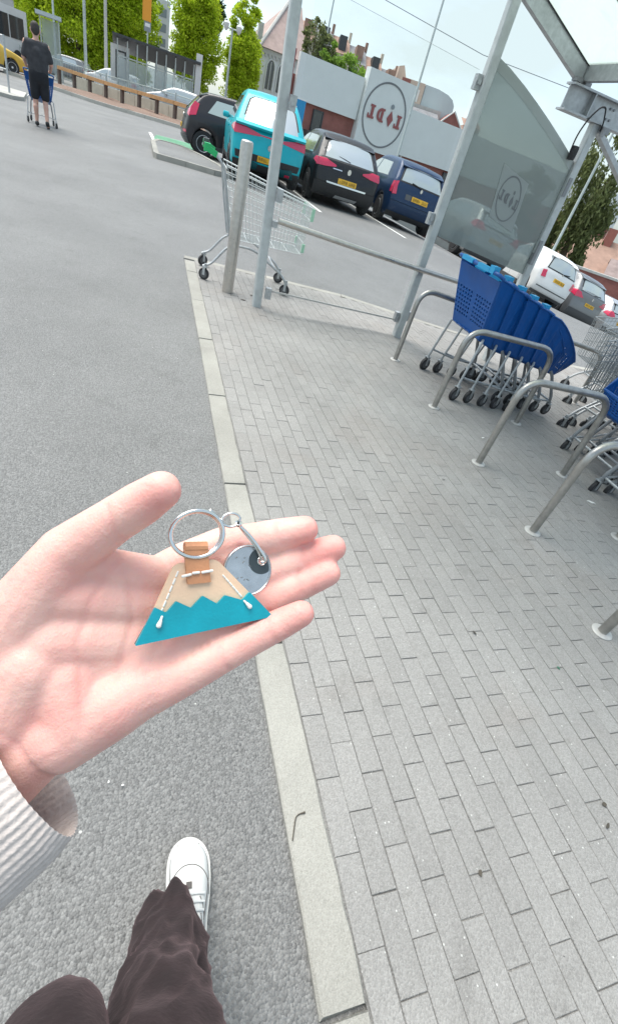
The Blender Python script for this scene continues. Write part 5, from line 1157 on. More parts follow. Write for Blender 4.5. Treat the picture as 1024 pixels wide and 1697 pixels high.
def bicycle(label, x, y, z, rz):
    t = thing('bicycle', label, 'bicycle', (x, y, z), rz, 'bicycles inside the cycle shelter')
    for wx in (-.52, .52): mb = MB(); mb.tube([(wx+.33*math.cos(a), 0, .33+.33*math.sin(a)) for a in np.linspace(0, 6.283, 21)[:-1]], .02, 5, closed=True); obj('wheel', mb, 'black_plastic', t)
    mb = MB()
    for a, b in (((-.52, 0, .33), (-.1, 0, .30)), ((-.52, 0, .33), (-.18, 0, .80)), ((-.1, 0, .30), (-.2, 0, .92)), ((-.1, 0, .30), (.36, 0, .78)), ((-.18, 0, .80), (.36, 0, .82)), ((.52, 0, .33), (.34, 0, .95))): mb.tube([a, b], .018, 5)
    obj('frame', mb, 'logo_ring', t); mb = MB(); mb.box((-.2, 0, .94), (.26, .12, .05)); obj('saddle', mb, 'black_plastic', t); mb = MB(); mb.tube([(.34, -.28, .98), (.34, .28, .98)], .016, 5); obj('handlebar', mb, 'black_plastic', t); return t
bk = bicycle('dark bicycle parked inside the cycle shelter near its right end', 1.6, 45.2, .1, R(25))
for k, (x, rz) in enumerate(((1.0, 15), (.35, 30), (-.4, 20))): dup(bk, (x, 45.3, .1), R(rz), ['bicycle second from the right end of the cycle shelter', 'bicycle in the middle of the cycle shelter', 'bicycle near the advert panel of the cycle shelter'][k])
# white tall building, bus, stop shelter at the far left
F = frame(0, (-.3, 90, 0)); t = thing('tower_block', 'white tall building glimpsed between the lime trees', 'building', (.3, 90, 0)); bpart('wall', F, [(0, 1.6, 0, 6, 0, 10.0)], 'render_white', t)
for z in (5.6, 7.0, 8.4): bpart('window', F, [(.3, 1.2, -.05, 0, z, z+.8)], 'logo_grey', t)
F = frame(1.2, (-11.3, 42.3, 0)); t = thing('bus', 'white and grey bus with large dark windows at the top left corner', 'bus', (-11.3, 42.3, 0))
def busbox(name, q, m): return bpart(name, F, [q], m, t)
busbox('body', (0, 7.4, 0, 2.5, .45, 3.0), 'render_white'); busbox('roof_pod', (.5, 6.6, .3, 2.2, 3.0, 3.35), 'paint_silver'); busbox('skirt', (-.02, 7.42, -.02, 2.52, .35, .8), 'dark_frame')
busbox('windscreen', (-.04, 0, .2, 2.3, 1.3, 2.7), 'window_dark')
for k in range(4): busbox('side_window', (.5+1.65*k, 2.0+1.65*k, -.03, 0, 1.5, 2.6), 'window_dark')
for u in (1.6, 6.0): mb = MB(); mb.tube([F(u, -.04, .48), F(u, .25, .48)], .48, 18); obj('wheel', mb, 'rubber', t, world=True)
mb = MB(); mb.tube([F(-.3, -.2, 2.9), F(-.35, -.35, 2.5)], .05, 6); mb.tube([F(-.35, -.35, 2.5), F(-.35, -.35, 2.1)], .12, 6); obj('mirror', mb, 'black_plastic', t, world=True)
F = frame(.1, (-7.6, 47.6, 0)); t = thing('stop_shelter', 'small pale flat roofed stop shelter behind the man', 'shelter', (-7.3, 47.6, 0)); bpart('roof', F, [(-.2, 1.3, -.3, 1, 3.1, 3.3)], 'metal_pale', t)
for u in (0, 1.1): bpart('post', F, [(u, u+.08, 0, .08, 0, 3.1)], 'lamp_grey', t)
bpart('glass', F, [(.1, 1.08, .5, .53, .3, 3.0)], 'far_glass', t)
t = thing('brick_terrace', 'pinkish far buildings closing the street at the upper left', 'building', (-16, 95, 0)); F = frame(.3, (-26, 92, 0)); bpart('wall', F, [(0, 14, 0, 8, 0, 7)], 'render_beige', t)
for k in range(6): bpart('window', F, [(.8+2.2*k, 1.8+2.2*k, -.05, 0, 4, 5.6)], 'window_dark', t)
bpart('roof', F, [(-.3, 14.3, -.3, 8.3, 7, 7.5)], 'roof_slate', t)
# ------------------------------------------------------------------ man with a blue trolley
def person_man(x, y, rz):
    t = thing('person', 'man seen from behind in a dark grey t-shirt and black shorts pushing a blue trolley', 'person', (x, y, gz(x, y)), rz)
    def body(name, caps, m, vox, it=5):
        mb = MB()
        for c in caps: capsule(mb, *c[:4], *(c[4:] if len(c) > 4 else ()))
        return link(name, fuse(mb, vox, it), m, t)
    Z = (0, 1, 0)
    leg = [((-.085, 0, .90), .085, (-.10, .05, .50), .058), ((-.10, .05, .50), .060, (-.105, 0, .10), .038), ((-.105, -.01, .36), .055, (-.105, 0, .25), .045), ((-.105, 0, .09), .04, (-.11, .10, .05), .034),
           ((.085, 0, .90), .085, (.095, .05, .50), .058), ((.095, .05, .50), .060, (.105, -.16, .15), .038), ((.10, -.03, .38), .055, (.10, -.08, .28), .045), ((.105, -.16, .14), .04, (.115, -.12, .05), .034)]
    arm = []
    for s in (-1, 1): arm += [((s*.195, .0, 1.43), .062, (s*.265, .03, 1.16), .044), ((s*.265, .03, 1.16), .042, (s*.235, .27, 1.03), .030), ((s*.235, .27, 1.03), .030, (s*.21, .37, 1.02), .032)]
    body('body', leg+arm+[((0, 0, .95), .13, (0, .02, 1.3), .14, Z, .75), ((-.15, .0, 1.43), .07, (.15, .0, 1.43), .07), ((0, .01, 1.45), .062, (0, .04, 1.57), .055), ((0, .06, 1.63), .082, (0, .055, 1.70), .088), ((-.085, .05, 1.64), .022, (-.088, .04, 1.66), .02), ((.085, .05, 1.64), .022, (.088, .04, 1.66), .02), ((0, .15, 1.64), .016, (0, .145, 1.66), .012)], 'skin_man', .016)
    body('hair', [((0, .035, 1.665), .088, (0, .045, 1.715), .087), ((0, .0, 1.62), .055, (0, .01, 1.66), .07)], 'hair_dark', .014)
    sl = []
    for s in (-1, 1): sl += [((s*.17, .0, 1.43), .078, (s*.25, .02, 1.22), .066)]
    body('t_shirt', sl+[((-.14, -.01, 1.42), .080, (.14, -.01, 1.42), .080), ((-.09, 0, .97), .105, (-.10, .0, 1.36), .115, Z, .85), ((.09, 0, .97), .105, (.10, .0, 1.36), .115, Z, .85), ((0, 0, .93), .13, (0, -.02, 1.3), .135, Z, .85)], 'cloth_dark', .016, 6)
    body('shorts', [((-.085, 0, .93), .115, (-.105, .04, .56), .090), ((.085, 0, .93), .115, (.10, .04, .56), .090), ((0, 0, .95), .14, (0, 0, .88), .14, Z, .85)], 'cloth_black', .015, 5)
    for a, b, c in (((-.105, -.03, .06), (-.11, .13, .04), .046), ((.105, -.17, .11), (.118, -.06, .035), .045)): body('shoe', [(a, c, b, c*.85)], 'shoe_black', .012, 2)
    return t
person_man(-2.79, 15.25, R(8.5))
dup(b0, (-2.862, 15.73, gz(-2.86, 15.7)+.0), R(98.5), 'blue trolley pushed by the man in shorts across the asphalt', GB)

# ------------------------------------------------------------------ the person holding the keychain: hand, sleeve, legs, shoes
HAND_O = (-0.4255, 0.1208, 1.1827)
HAND_CAPS = [[0.1211,0.0521,0.0506,0.0074,0.1106,0.0529,0.0461,0.0087],[0.1106,0.0529,0.0461,0.0087,0.0956,0.0493,0.0449,0.0092],[0.0956,0.0493,0.0449,0.0092,0.0777,0.043,0.0466,0.0096],[0.0777,0.043,0.0466,0.0096,0.0581,0.0366,0.0387,0.0112],[0.0581,0.0366,0.0387,0.0112,0.02,0.02,0.0219,0.0125],[0.02,0.02,0.0219,0.0125,-0.0151,0.0095,0.0007,0.014],[0.1384,0.047,0.0419,0.0074,0.1256,0.0473,0.035,0.0085],[0.1256,0.0473,0.035,0.0085,0.1067,0.0421,0.0313,0.0091],[0.1067,0.0421,0.0313,0.0091,0.0867,0.0338,0.0289,0.0098],[0.0867,0.0338,0.0289,0.0098,0.0657,0.025,0.0258,0.0112],[0.0657,0.025,0.0258,0.0112,0.0255,0.0091,0.0121,0.0125],[0.0255,0.0091,0.0121,0.0125,-0.0112,0.0013,-0.0077,0.0145],[0.1347,0.0364,0.0333,0.0072,0.1231,0.0357,0.0267,0.0083],[0.1231,0.0357,0.0267,0.0083,0.106,0.03,0.0234,0.0089],[0.106,0.03,0.0234,0.0089,0.0861,0.0208,0.0216,0.0096],[0.0861,0.0208,0.0216,0.0096,0.0657,0.0119,0.0173,0.011],[0.0657,0.0119,0.0173,0.011,0.0285,-0.0017,0.0027,0.0125],[0.0285,-0.0017,0.0027,0.0125,-0.0047,-0.007,-0.0139,0.0145],[0.1122,0.0084,0.0364,0.0065,0.1035,0.0081,0.0296,0.0075],[0.1035,0.0081,0.0296,0.0075,0.0908,0.0051,0.0245,0.0081],[0.0908,0.0051,0.0245,0.0081,0.0754,-0.0002,0.0201,0.0088],[0.0754,-0.0002,0.0201,0.0088,0.0586,-0.0039,0.0123,0.0102],[0.0586,-0.0039,0.0123,0.0102,0.0314,-0.0087,-0.0016,0.012],[0.0314,-0.0087,-0.0016,0.012,0.0027,-0.0122,-0.0159,0.0145],[0.0466,0.0303,0.0895,0.0078,0.0395,0.0314,0.0815,0.0091],[0.0395,0.0314,0.0815,0.0091,0.0294,0.0323,0.0713,0.0095],[0.0294,0.0323,0.0713,0.0095,0.0109,0.0313,0.0529,0.0118],[0.0109,0.0313,0.0529,0.0118,-0.0029,0.023,0.0319,0.015],[-0.0029,0.023,0.0319,0.015,-0.0139,0.0138,0.0076,0.0175],[0.079,0.0364,0.0429,0.0085,0.0803,0.0257,0.031,0.0085],[0.0803,0.0257,0.031,0.0085,0.0778,0.0128,0.0225,0.0085],[0.0778,0.0128,0.0225,0.0085,0.0716,0.0012,0.0184,0.0085],[0.0199,0.0306,0.0474,0.0085,0.0555,0.0308,0.0347,0.0105],[0.0108,0.0242,0.0357,0.012,0.0451,0.0239,0.0283,0.012],[0.0066,0.0128,0.02,0.014,0.043,0.0128,0.0164,0.0125],[0.0426,0.0231,0.025,0.0115,0.0408,0.0024,0.0086,0.012],[0.0586,0.0268,0.0284,0.01,0.0588,0.0041,0.0132,0.0105],[0.01,-0.0124,-0.0119,0.0165,0.0313,-0.0081,0.001,0.015],[0.0313,-0.0081,0.001,0.015,0.051,-0.0019,0.0092,0.012],[0.0,0.0069,0.012,0.0165,-0.0095,-0.0039,-0.011,0.0175],[0.0116,0.0027,0.0077,0.015,0.0171,-0.0103,-0.0047,0.015],[0.0003,-0.0126,-0.0184,0.016,-0.021,-0.0203,-0.0393,0.019],[-0.021,-0.0203,-0.0393,0.019,-0.0507,-0.0288,-0.0616,0.0225],[-0.0171,0.0033,-0.0076,0.017,-0.0335,-0.0043,-0.0255,0.02],[-0.0335,-0.0043,-0.0255,0.02,-0.0626,-0.0132,-0.0473,0.023],[-0.0096,-0.005,-0.014,0.0175,-0.0286,-0.0117,-0.0333,0.02],[-0.0286,-0.0117,-0.0333,0.02,-0.058,-0.0205,-0.055,0.023]]
HAND_CREASES = [[[0.0288,0.0226,0.0594],[0.0212,0.015,0.0463],[0.0152,0.0035,0.0325],[0.0172,-0.0116,0.0174],[0.0199,-0.0223,0.0062]],[[0.0333,0.0255,0.049],[0.0386,0.0178,0.0362],[0.0366,0.0069,0.0254],[0.0312,-0.0047,0.0169]],[[0.0888,0.0184,0.0305],[0.0658,0.0019,0.0228],[0.0456,-0.0031,0.0169]],[[0.0846,0.0381,0.0515],[0.087,0.0336,0.0458]],[[0.0936,0.0301,0.0388],[0.0959,0.0238,0.0326]],[[0.0916,0.0207,0.0298],[0.0947,0.0129,0.0256]],[[0.0731,-0.003,0.0293],[0.0774,-0.0109,0.0223]],[[0.1042,0.0487,0.0569],[0.1062,0.0416,0.0496]],[[0.1195,0.046,0.0441],[0.122,0.0382,0.0363]],[[0.1162,0.0326,0.0379],[0.1189,0.0249,0.0303]],[[0.0941,0.0046,0.0368],[0.0982,-0.0026,0.0306]],[[0.0265,0.0284,0.0816],[0.0323,0.0203,0.0702]],[[-0.0089,-0.016,0.0007],[-0.0,-0.0242,-0.0073],[0.0065,-0.0292,-0.0145]]]
pt = thing('person', 'person looking down at an open palm, cream knitted sleeve, dark brown velvet trousers, white trainers', 'person', (-.387, -.12, 0))
VN = Vector((-0.34, -0.719, 0.606))          # way the palm faces
mb = MB()
for c in HAND_CAPS:
    capsule(mb, c[0:3], c[3], c[4:7], c[7], n=16)
me = fuse(mb, .0011, 13, .5)
nv = len(me.vertices); co = np.empty(nv*3, 'f'); me.vertices.foreach_get('co', co); co = co.reshape(-1, 3); no = np.empty(nv*3, 'f'); me.vertices.foreach_get('normal', no); no = no.reshape(-1, 3)
face = no @ np.array(VN)
fl = np.zeros(nv, 'f'); dsp = np.zeros(nv)
for ci, line in enumerate(HAND_CREASES):
    p = np.array(fillet(line, .01, 5)); depth = .0006 if ci < 3 else .0005
    d = np.full(nv, 9.)
    for a, b in zip(p, p[1:]):
        ab = b-a; tt = np.clip(((co-a) @ ab)/(ab @ ab), 0, 1); q = co-a-tt[:, None]*ab
        q = q-(q @ np.array(VN))[:, None]*np.array(VN)          # distance seen along the palm's facing
        d = np.minimum(d, np.linalg.norm(q, axis=1))
    w = np.exp(-(d/.0014)**2)*(face > .2); dsp += depth*w; fl += .14*np.exp(-(d/.0022)**2)*(face > .2)
co2 = co - no*dsp[:, None]
tips = np.array([c[0:3] for c in (HAND_CAPS[0], HAND_CAPS[6], HAND_CAPS[12], HAND_CAPS[18], HAND_CAPS[24])])
for tp in tips: fl += .45*np.exp(-(np.linalg.norm(co-tp, axis=1)/.014)**2)
for c, r, a in ((HAND_CAPS[26][4:7], .022, .30), (HAND_CAPS[19][4:7], .02, .2), (HAND_CAPS[23][4:7], .025, .30)): fl += a*np.exp(-(np.linalg.norm(co-np.array(c), axis=1)/r)**2)
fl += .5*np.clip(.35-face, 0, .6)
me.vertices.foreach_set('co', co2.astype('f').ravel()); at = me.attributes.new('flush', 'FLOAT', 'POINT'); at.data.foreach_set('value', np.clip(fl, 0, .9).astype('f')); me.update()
hand = link('hand', me, 'skin_hand', pt); hand.location = Vector(HAND_O)-pt.location
# knitted sleeve: a ribbed tube with a turned-in cuff
def ring_frame(d, up=Vector((0, 0, 1))):
    a = d.cross(up).normalized(); return a, a.cross(d).normalized()
S = [Vector(p)+Vector(HAND_O) for p in [(-0.0001, -0.0174, -0.0307), (-0.011, -0.0233, -0.0354), (-0.0484, -0.0411, -0.0529), (-0.0877, -0.0585, -0.0708)]]
ax = (S[0]-S[1]).normalized(); mb = MB(); NR = 348
prof = []          # (centre, radius, rib depth, fold)
outer = fillet([S[3], S[2], S[1], S[0]], .05, 8); k = len(outer); tot = sum((outer[i+1]-outer[i]).length for i in range(k-1)); dense = []
for i in range(k-1):
    m_ = max(1, int((outer[i+1]-outer[i]).length/.004))
    for j in range(m_): dense.append(outer[i].lerp(outer[i+1], j/m_))
dense.append(outer[-1]); D = len(dense); acc = 0
for i, c in enumerate(dense):
    back = (dense[-1]-c).length; r = .0345 + .010*min(1, back/.10) + (.0018*math.sin(back*150) if back > .055 else 0)
    if back < .004: r -= .0015
    prof.append((c, r, .00028))
prof += [(dense[-1]-ax*.001, .0320, .0003), (dense[-1]-ax*.012, .0308, .0004), (dense[-1]-ax*.035, .0305, .0004)]
va = Vector((0, 0, 1)); o = 0
for i, (c, r, rib) in enumerate(prof):
    d = ax if i > D-12 else (dense[min(i+1, D-1)]-dense[max(i-1, 0)]).normalized()
    a, b_ = ring_frame(d)
    for j in range(NR):
        t_ = 2*math.pi*j/NR; rr_ = r + rib*math.cos(t_*58) + .0016*mnoise.noise(Vector((math.cos(t_)*2, math.sin(t_)*2, c.z*22)))
        mb.v.append(tuple(c + a*(math.cos(t_)*rr_*1.0) + b_*(math.sin(t_)*rr_*.92)))
for i in range(len(prof)-1):
    for j in range(NR): mb.f.append((i*NR+j, i*NR+(j+1) % NR, (i+1)*NR+(j+1) % NR, (i+1)*NR+j))
obj('sleeve', mb, 'knit', pt, smooth=80, world=True)
# trousers
def trouser(path, name, seed, am=1.0):
    P = [Vector(p[0]) for p in path]; rx = [p[1] for p in path]; ry = [p[2] for p in path]; n = 90; NS = 72; mb = MB(); k = len(P)
    for i in range(n+1):
        f = i/n*(k-1); a = min(int(f), k-2); u = f-a
        def cr(q):
            p0, p1, p2, p3 = q[max(a-1, 0)], q[a], q[a+1], q[min(a+2, k-1)]
            return p1 + (p2-p0)*(.5*u) + (p0*2.0-p1*5.0+p2*4.0-p3)*(.5*u*u) + (p1*3.0-p0-p2*3.0+p3)*(.5*u**3)
        c = cr(P); wx, wy = cr(rx), cr(ry)
        for j in range(NS):
            t_ = 2*math.pi*j/NS; nx_, ny_ = math.cos(t_), math.sin(t_)
            q = Vector((nx_*1.3, ny_*1.3, c.z*7+seed)); fo = am*(mnoise.noise(q)*.010 + mnoise.noise(q*2.3)*.006 + .0045*(1-abs(mnoise.noise(Vector((nx_*2+c.z*9, ny_*2-c.z*6, seed+c.z*4)))*2))**3)
            dmp = min(1, i/6+.25)
            mb.v.append((c.x+nx_*(wx+fo*dmp), c.y+ny_*(wy+fo*dmp), c.z+.004*mnoise.noise(q*3)))
    for i in range(n):
        for j in range(NS): mb.f.append((i*NS+j, i*NS+(j+1) % NS, (i+1)*NS+(j+1) % NS, (i+1)*NS+j))
    return obj(name, mb, 'velvet', pt, smooth=80, world=True)
trouser([((-.298, .212, .075), .040, .060), ((-.303, .205, .13), .052, .060), ((-.314, .155, .20), .064, .064), ((-.322, .105, .28), .070, .064), ((-.330, .065, .37), .073, .068), ((-.335, .025, .48), .076, .074), ((-.340, -.06, .66), .085, .085), ((-.33, -.20, .90), .10, .10)], 'trouser_leg', 3.1, 1.45)
trouser([((-.475, -.17, .09), .060, .075), ((-.472, -.12, .20), .062, .068), ((-.466, -.03, .36), .062, .066), ((-.462, .045, .47), .060, .060), ((-.460, .055, .54), .060, .056), ((-.458, .02, .62), .066, .062), ((-.45, -.08, .75), .078, .078), ((-.43, -.22, .92), .10, .10)], 'trouser_leg', 9.4, .4)
mb = MB(); capsule(mb, (-.33, -.22, .90), .12, (-.43, -.22, .90), .12); capsule(mb, (-.38, -.22, .92), .13, (-.38, -.25, 1.02), .12); obj('hips', mb, 'velvet', pt, smooth=80, world=True)
def shoe(loc, rz, pitch=0.0):
    o = bpy.data.objects.new('shoe', None); COL.objects.link(o); o.parent = pt; o.location = Vector(loc)-pt.location; o.rotation_euler = (pitch, 0, rz)
    ys = [0, .012, .04, .08, .12, .16, .195, .225, .25, .264, .27]; hw = None; ht = [.085, .092, .094, .092, .088, .078, .063, .052, .044, .036, .026]
    hy = [0, .012, .04, .08, .12, .16, .195, .215]; hv = [.014, .027, .033, .034, .0365, .0425, .0455, .0448]
    def f(arr, y):
        if arr is not None: return float(np.interp(y, ys, arr))
        return float(np.interp(y, hy, hv)) if y < .215 else .0448*math.sqrt(max(0, 1-((y-.215)/.0552)**2.2))
    def surf(y, ph, lift=0.0):
        h, w = f(ht, y), f(hw, y); c, s_ = math.cos(ph), math.sin(ph)
        return Vector(((w+lift)*math.copysign(abs(c)**.75, c)+.004*math.sin(y*11), y, .022+(h-.022+lift)*abs(s_)**.8))
    mb = MB(); NY, NP_ = 46, 28
    for i in range(NY+1):
        y = .27*(i/NY)
        for j in range(NP_+1): mb.v.append(tuple(surf(y, math.pi*j/NP_)))
    for i in range(NY):
        for j in range(NP_): a = i*(NP_+1)+j; mb.f.append((a, a+1, a+NP_+2, a+NP_+1))
    obj('upper', mb, 'shoe_white', o, smooth=60)
    mb = MB(); ol = []
    for y in np.concatenate([np.linspace(-.004, .21, 26), .215+.061*np.sin(np.linspace(0.05, math.pi/2, 22))]): ol.append((max(0.0, (.0448+.0045)*math.sqrt(max(0, 1-((y-.215)/.0612)**2.2)) if y > .215 else f(hw, max(y, .003))+.0045)+.004*math.sin(y*11), y))
    ol2 = [(-(x-.004*math.sin(y*11))+.004*math.sin(y*11), y) for x, y in reversed(ol)]
    mb.prism(ol+ol2, lambda u, v, d: (u, v, d+(.010*max(0, (v-.2)/.07)**2 if d < .02 else .004*max(0, (v-.2)/.07))), 0, .026); obj('sole', mb, 'shoe_sole', o, smooth=40)
    lines = [[(.215-.055*abs(j/12-1)**1.6, math.pi*(.04+.92*j/24)) for j in range(25)],                # toe cap
             [(.262, math.pi*.12), (.235, math.pi*.10), (.19, math.pi*.13), (.15, math.pi*.20), (.11, math.pi*.25)], [(.262, math.pi*.88), (.235, math.pi*.90), (.19, math.pi*.87), (.15, math.pi*.80), (.11, math.pi*.75)],
             [(.06, math.pi*.16), (.10, math.pi*.22), (.135, math.pi*.30), (.15, math.pi*.38)], [(.05, math.pi*.22), (.09, math.pi*.28), (.12, math.pi*.34)], [(.06, math.pi*.84), (.10, math.pi*.78), (.135, math.pi*.70)]]
    for ln in lines:
        p = fillet([surf(y, ph, .0006) for y, ph in ln], .01, 3); mb = MB(); mb.tube(p, .0010, 5); obj('seam', mb, 'seam_dark', o)
    mb = MB(); mb.prism([(-.020, .10), (.020, .10), (.023, .165), (.012, .182), (-.012, .182), (-.023, .165)], lambda u, v, d: (u, v, f(ht, v)*(1-(u/.09)**2)+d), -.004, .004); obj('tongue', mb, 'shoe_sole', o, smooth=40)
    for y in (.125, .14, .155): mb = MB(); mb.tube([surf(y, math.pi*q, .004) for q in (.30, .4, .5, .6, .70)], .0024, 6, flat=.6); obj('lace', mb, 'shoe_white', o)
    mb = MB(); mb.box((0, .172, f(ht, .172)+.004), (.012, .012, .003)); obj('tongue_label', mb, 'seam_dark', o)
shoe((-.268, .098, 0), R(-4.0)); shoe((-.475, -.22, .01), R(3))

# ------------------------------------------------------------------ keychain lying on the palm
KU, KV, KN, KA = Vector((0.9816, 0.1907, -0.0029)), Vector((-0.1253, 0.6565, 0.7439)), Vector((0.1437, -0.7299, 0.6683)), Vector((-0.3871, 0.1206, 1.2148))
kt = thing('keychain', 'leather mountain keychain, teal below cream, with split ring and metal trolley token', 'keychain', KA)
kf = lambda u, v, d: KU*u + KV*v + KN*d
def kp(poly, d0, d1, m, name, parent=kt, sm=None): mb = MB(); mb.prism(poly, kf, d0, d1); return obj(name, mb, m, parent, smooth=sm)
def rounded(poly, r, n=3):
    P = [Vector((*p, 0)) for p in poly]; out = []; k = len(P)
    for i in range(k):
        a, b, c = P[i-1], P[i], P[(i+1) % k]; rr = min(r, (a-b).length*.45, (c-b).length*.45); p, q = b+(a-b).normalized()*rr, b+(c-b).normalized()*rr
        for j in range(n+1): t_ = j/n; w = p*(1-t_)**2+b*(2*t_*(1-t_))+q*t_*t_; out.append((w.x, w.y))
    return out
ZIG = [(0.0511, 0.0133), (0.0472, 0.0103), (0.0395, 0.0139), (0.0355, 0.0108), (0.0295, 0.0154), (0.0239, 0.0111), (0.018, 0.0151), (0.0135, 0.011), (0.0091, 0.0141)]
kp(rounded([(.0090, .0132), (.0185, .0297), (.0205, .0306), (.0365, .0303), (.0386, .0290), (.0518, .0124), (.056, .007), (.005, .007)], .0008), 0, .0016, 'tan_leather', 'cream_layer')
kp(rounded([(0, 0), (.0615, 0)]+ZIG, .0006), .0017, .0033, 'teal_leather', 'teal_layer')
kp(rounded([(0, 0), (.0615, 0), (.0560, .0068), (.0048, .0068)], .0006), -.0002, .0015, 'edge_leather', 'backing_edge')
kp(rounded([(.0233, .0379), (.0339, .0365), (.0336, .0250), (.0337, .0207), (.0235, .0213), (.0235, .0261)], .0004), .0017, .0031, 'brown_leather', 'tab')
mb = MB(); mb.tube([kf(.0240, .0372, .0012), kf(.0338, .0362, .0012)], .0024, 10); obj('tab_loop', mb, 'brown_leather', kt)
for a, b in (((.0216, .0252), (.0250, .0255)), ((.0262, .0259), (.0286, .0258)), ((.0302, .0256), (.0345, .0257))): mb = MB(); capsule(mb, kf(*a, .0036), .0006, kf(*b, .0036), .0006, n=8); obj('stitch', mb, 'thread', kt)
for pl in (((.0202, .0272), (.0108, .0098)), ((.0398, .0226), (.0478, .0112))):
    a, b = Vector((*pl[0], 0)), Vector((*pl[1], 0))
    for k in range(6): p, q = a.lerp(b, k/6), a.lerp(b, (k+.62)/6); mb = MB(); capsule(mb, kf(p.x, p.y, .0017), .00045, kf(q.x, q.y, .0017), .00045, n=6); obj('stitch', mb, 'thread', kt); mb = MB(); mb.lathe([(.0003, 0), (.0003, .0002)], kf(q.x, q.y, .00165), 6); obj('stitch_hole', mb, 'hole', kt)
for a, b in (((.0098, .0066), (.0115, .0098)), ((.0500, .0070), (.0479, .0098))):
    mb = MB(); capsule(mb, kf(*a, .0042), .0011, kf(*Vector(a).lerp(Vector(b), .45), .0042), .0008, n=10); capsule(mb, kf(*Vector(a).lerp(Vector(b), .5), .004), .0006, kf(*b, .0036), .0005, n=8); obj('knot', mb, 'thread', kt, smooth=60)
mb = MB()
for dz, dr in ((.0022, 0), (.0037, .0003)):
    mb.tube([kf((.0297+(.0113+dr)*math.cos(a)), .0424+(.0098+dr)*math.sin(a), dz+.0008*math.sin(a)) for a in np.linspace(0, 6.283, 49)[:-1]], .00095, 8, closed=True)
obj('split_ring', mb, 'chrome', kt, smooth=60)
mb = MB(); capsule(mb, kf(.0364, .0518, .0032), .0011, kf(.0381, .0499, .0032), .0010, n=8); obj('ring_end', mb, 'chrome', kt)
mb = MB(); mb.tube([kf(.0452+.0040*math.cos(a), .0470+.0030*math.sin(a), .004+.0006*math.cos(a)) for a in np.linspace(0, 6.283, 25)[:-1]], .00062, 7, closed=True); obj('link', mb, 'chrome', kt, smooth=60)
mb = MB(); mb.lathe([(.0008, -.001), (.0017, -.0006), (.0017, .0006), (.0008, .001)], kf(.0484, .0450, .0042), 12); obj('swivel', mb, 'chrome', kt, smooth=40); mb = MB(); mb.lathe([(.0006, -.0012), (.0006, .0013)], kf(.0484, .0450, .0042)-Vector(VN)*-.0012, 8); obj('swivel_pin', mb, 'token_dark', kt)
mb = MB(); mb.tube(fillet([kf(.0492, .0436, .0042), kf(.0523, .0400, .0048), kf(.0560, .0345, .0048), kf(.0597, .0280, .0044), kf(.0596, .0258, .0036), kf(.0580, .0262, .003)], .002, 4), .00085, 8); mb.tube(fillet([kf(.0488, .0440, .0036), kf(.0518, .0395, .0036), kf(.0560, .0335, .0034), kf(.0588, .0268, .0016)], .002, 4), .0006, 7); obj('clasp', mb, 'chrome', kt, smooth=60)
# the token: a disc with a hole, tilted a little on the finger bases
TC = (.0520, .0230); TR = .0117
def disc(cx, cy, r, hx, hy, hr, d0, d1, m, name):
    k = 48; mb = MB(); o = 0
    for d in (d0, d1):
        for R_, X, Y in ((r, cx, cy), (hr, hx, hy)): mb.v += [tuple(kf(X+R_*math.cos(2*math.pi*i/k), Y+R_*math.sin(2*math.pi*i/k), d)) for i in range(k)]
    for i in range(k):
        j = (i+1) % k
        mb.f += [(i, k+i, k+j, j), (2*k+i, 2*k+j, 3*k+j, 3*k+i), (i, j, 2*k+j, 2*k+i), (k+i, 3*k+i, 3*k+j, k+j)]
    return obj(name, mb, m, kt, smooth=30)
disc(*TC, TR, .0590, .0264, .0017, -.0004, .0010, 'token', 'token')
mb = MB(); mb.tube([kf(TC[0]+(TR-.0004)*math.cos(a), TC[1]+(TR-.0004)*math.sin(a), .0010) for a in np.linspace(0, 6.283, 49)[:-1]], .0005, 6, closed=True); obj('token_rim', mb, 'token', kt, smooth=60)
k = 24; pol = [(.0585+.0052*math.cos(a), .0255+.0052*math.sin(a)) for a in np.linspace(-2.2, 3.2, k)]
pol = [p for p in pol if math.hypot(p[0]-TC[0], p[1]-TC[1]) < TR-.0011] 
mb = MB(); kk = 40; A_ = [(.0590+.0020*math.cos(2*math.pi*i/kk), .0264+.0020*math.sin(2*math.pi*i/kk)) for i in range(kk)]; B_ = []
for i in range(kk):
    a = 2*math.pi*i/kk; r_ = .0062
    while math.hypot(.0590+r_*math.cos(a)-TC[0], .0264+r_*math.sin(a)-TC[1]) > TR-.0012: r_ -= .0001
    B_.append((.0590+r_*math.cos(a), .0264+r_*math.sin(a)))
mb.v = [tuple(kf(*p, .0012)) for p in A_+B_]; mb.f = [(i, (i+1) % kk, kk+(i+1) % kk, kk+i) for i in range(kk)]; obj('token_reflection', mb, 'token_dark', kt)  # dark reflection around the token's hole, painted as a flat dark patch
mb = MB(); mb.tube([kf(.0590+.0019*math.cos(a), .0264+.0019*math.sin(a), .0013) for a in np.linspace(0, 6.283, 25)[:-1]], .0004, 6, closed=True); obj('token_eyelet', mb, 'chrome', kt, smooth=60)
rt = random.Random(5)
for k in range(9):
    u, v = TC[0]+rt.uniform(-.008, .001), TC[1]+rt.uniform(-.006, .007); mb = MB(); mb.tube([kf(u, v, .0011), kf(u+rt.uniform(.0006, .0012), v+rt.uniform(-.001, .001), .0011)], .00022, 4); obj('token_mark', mb, 'token_ink', kt)

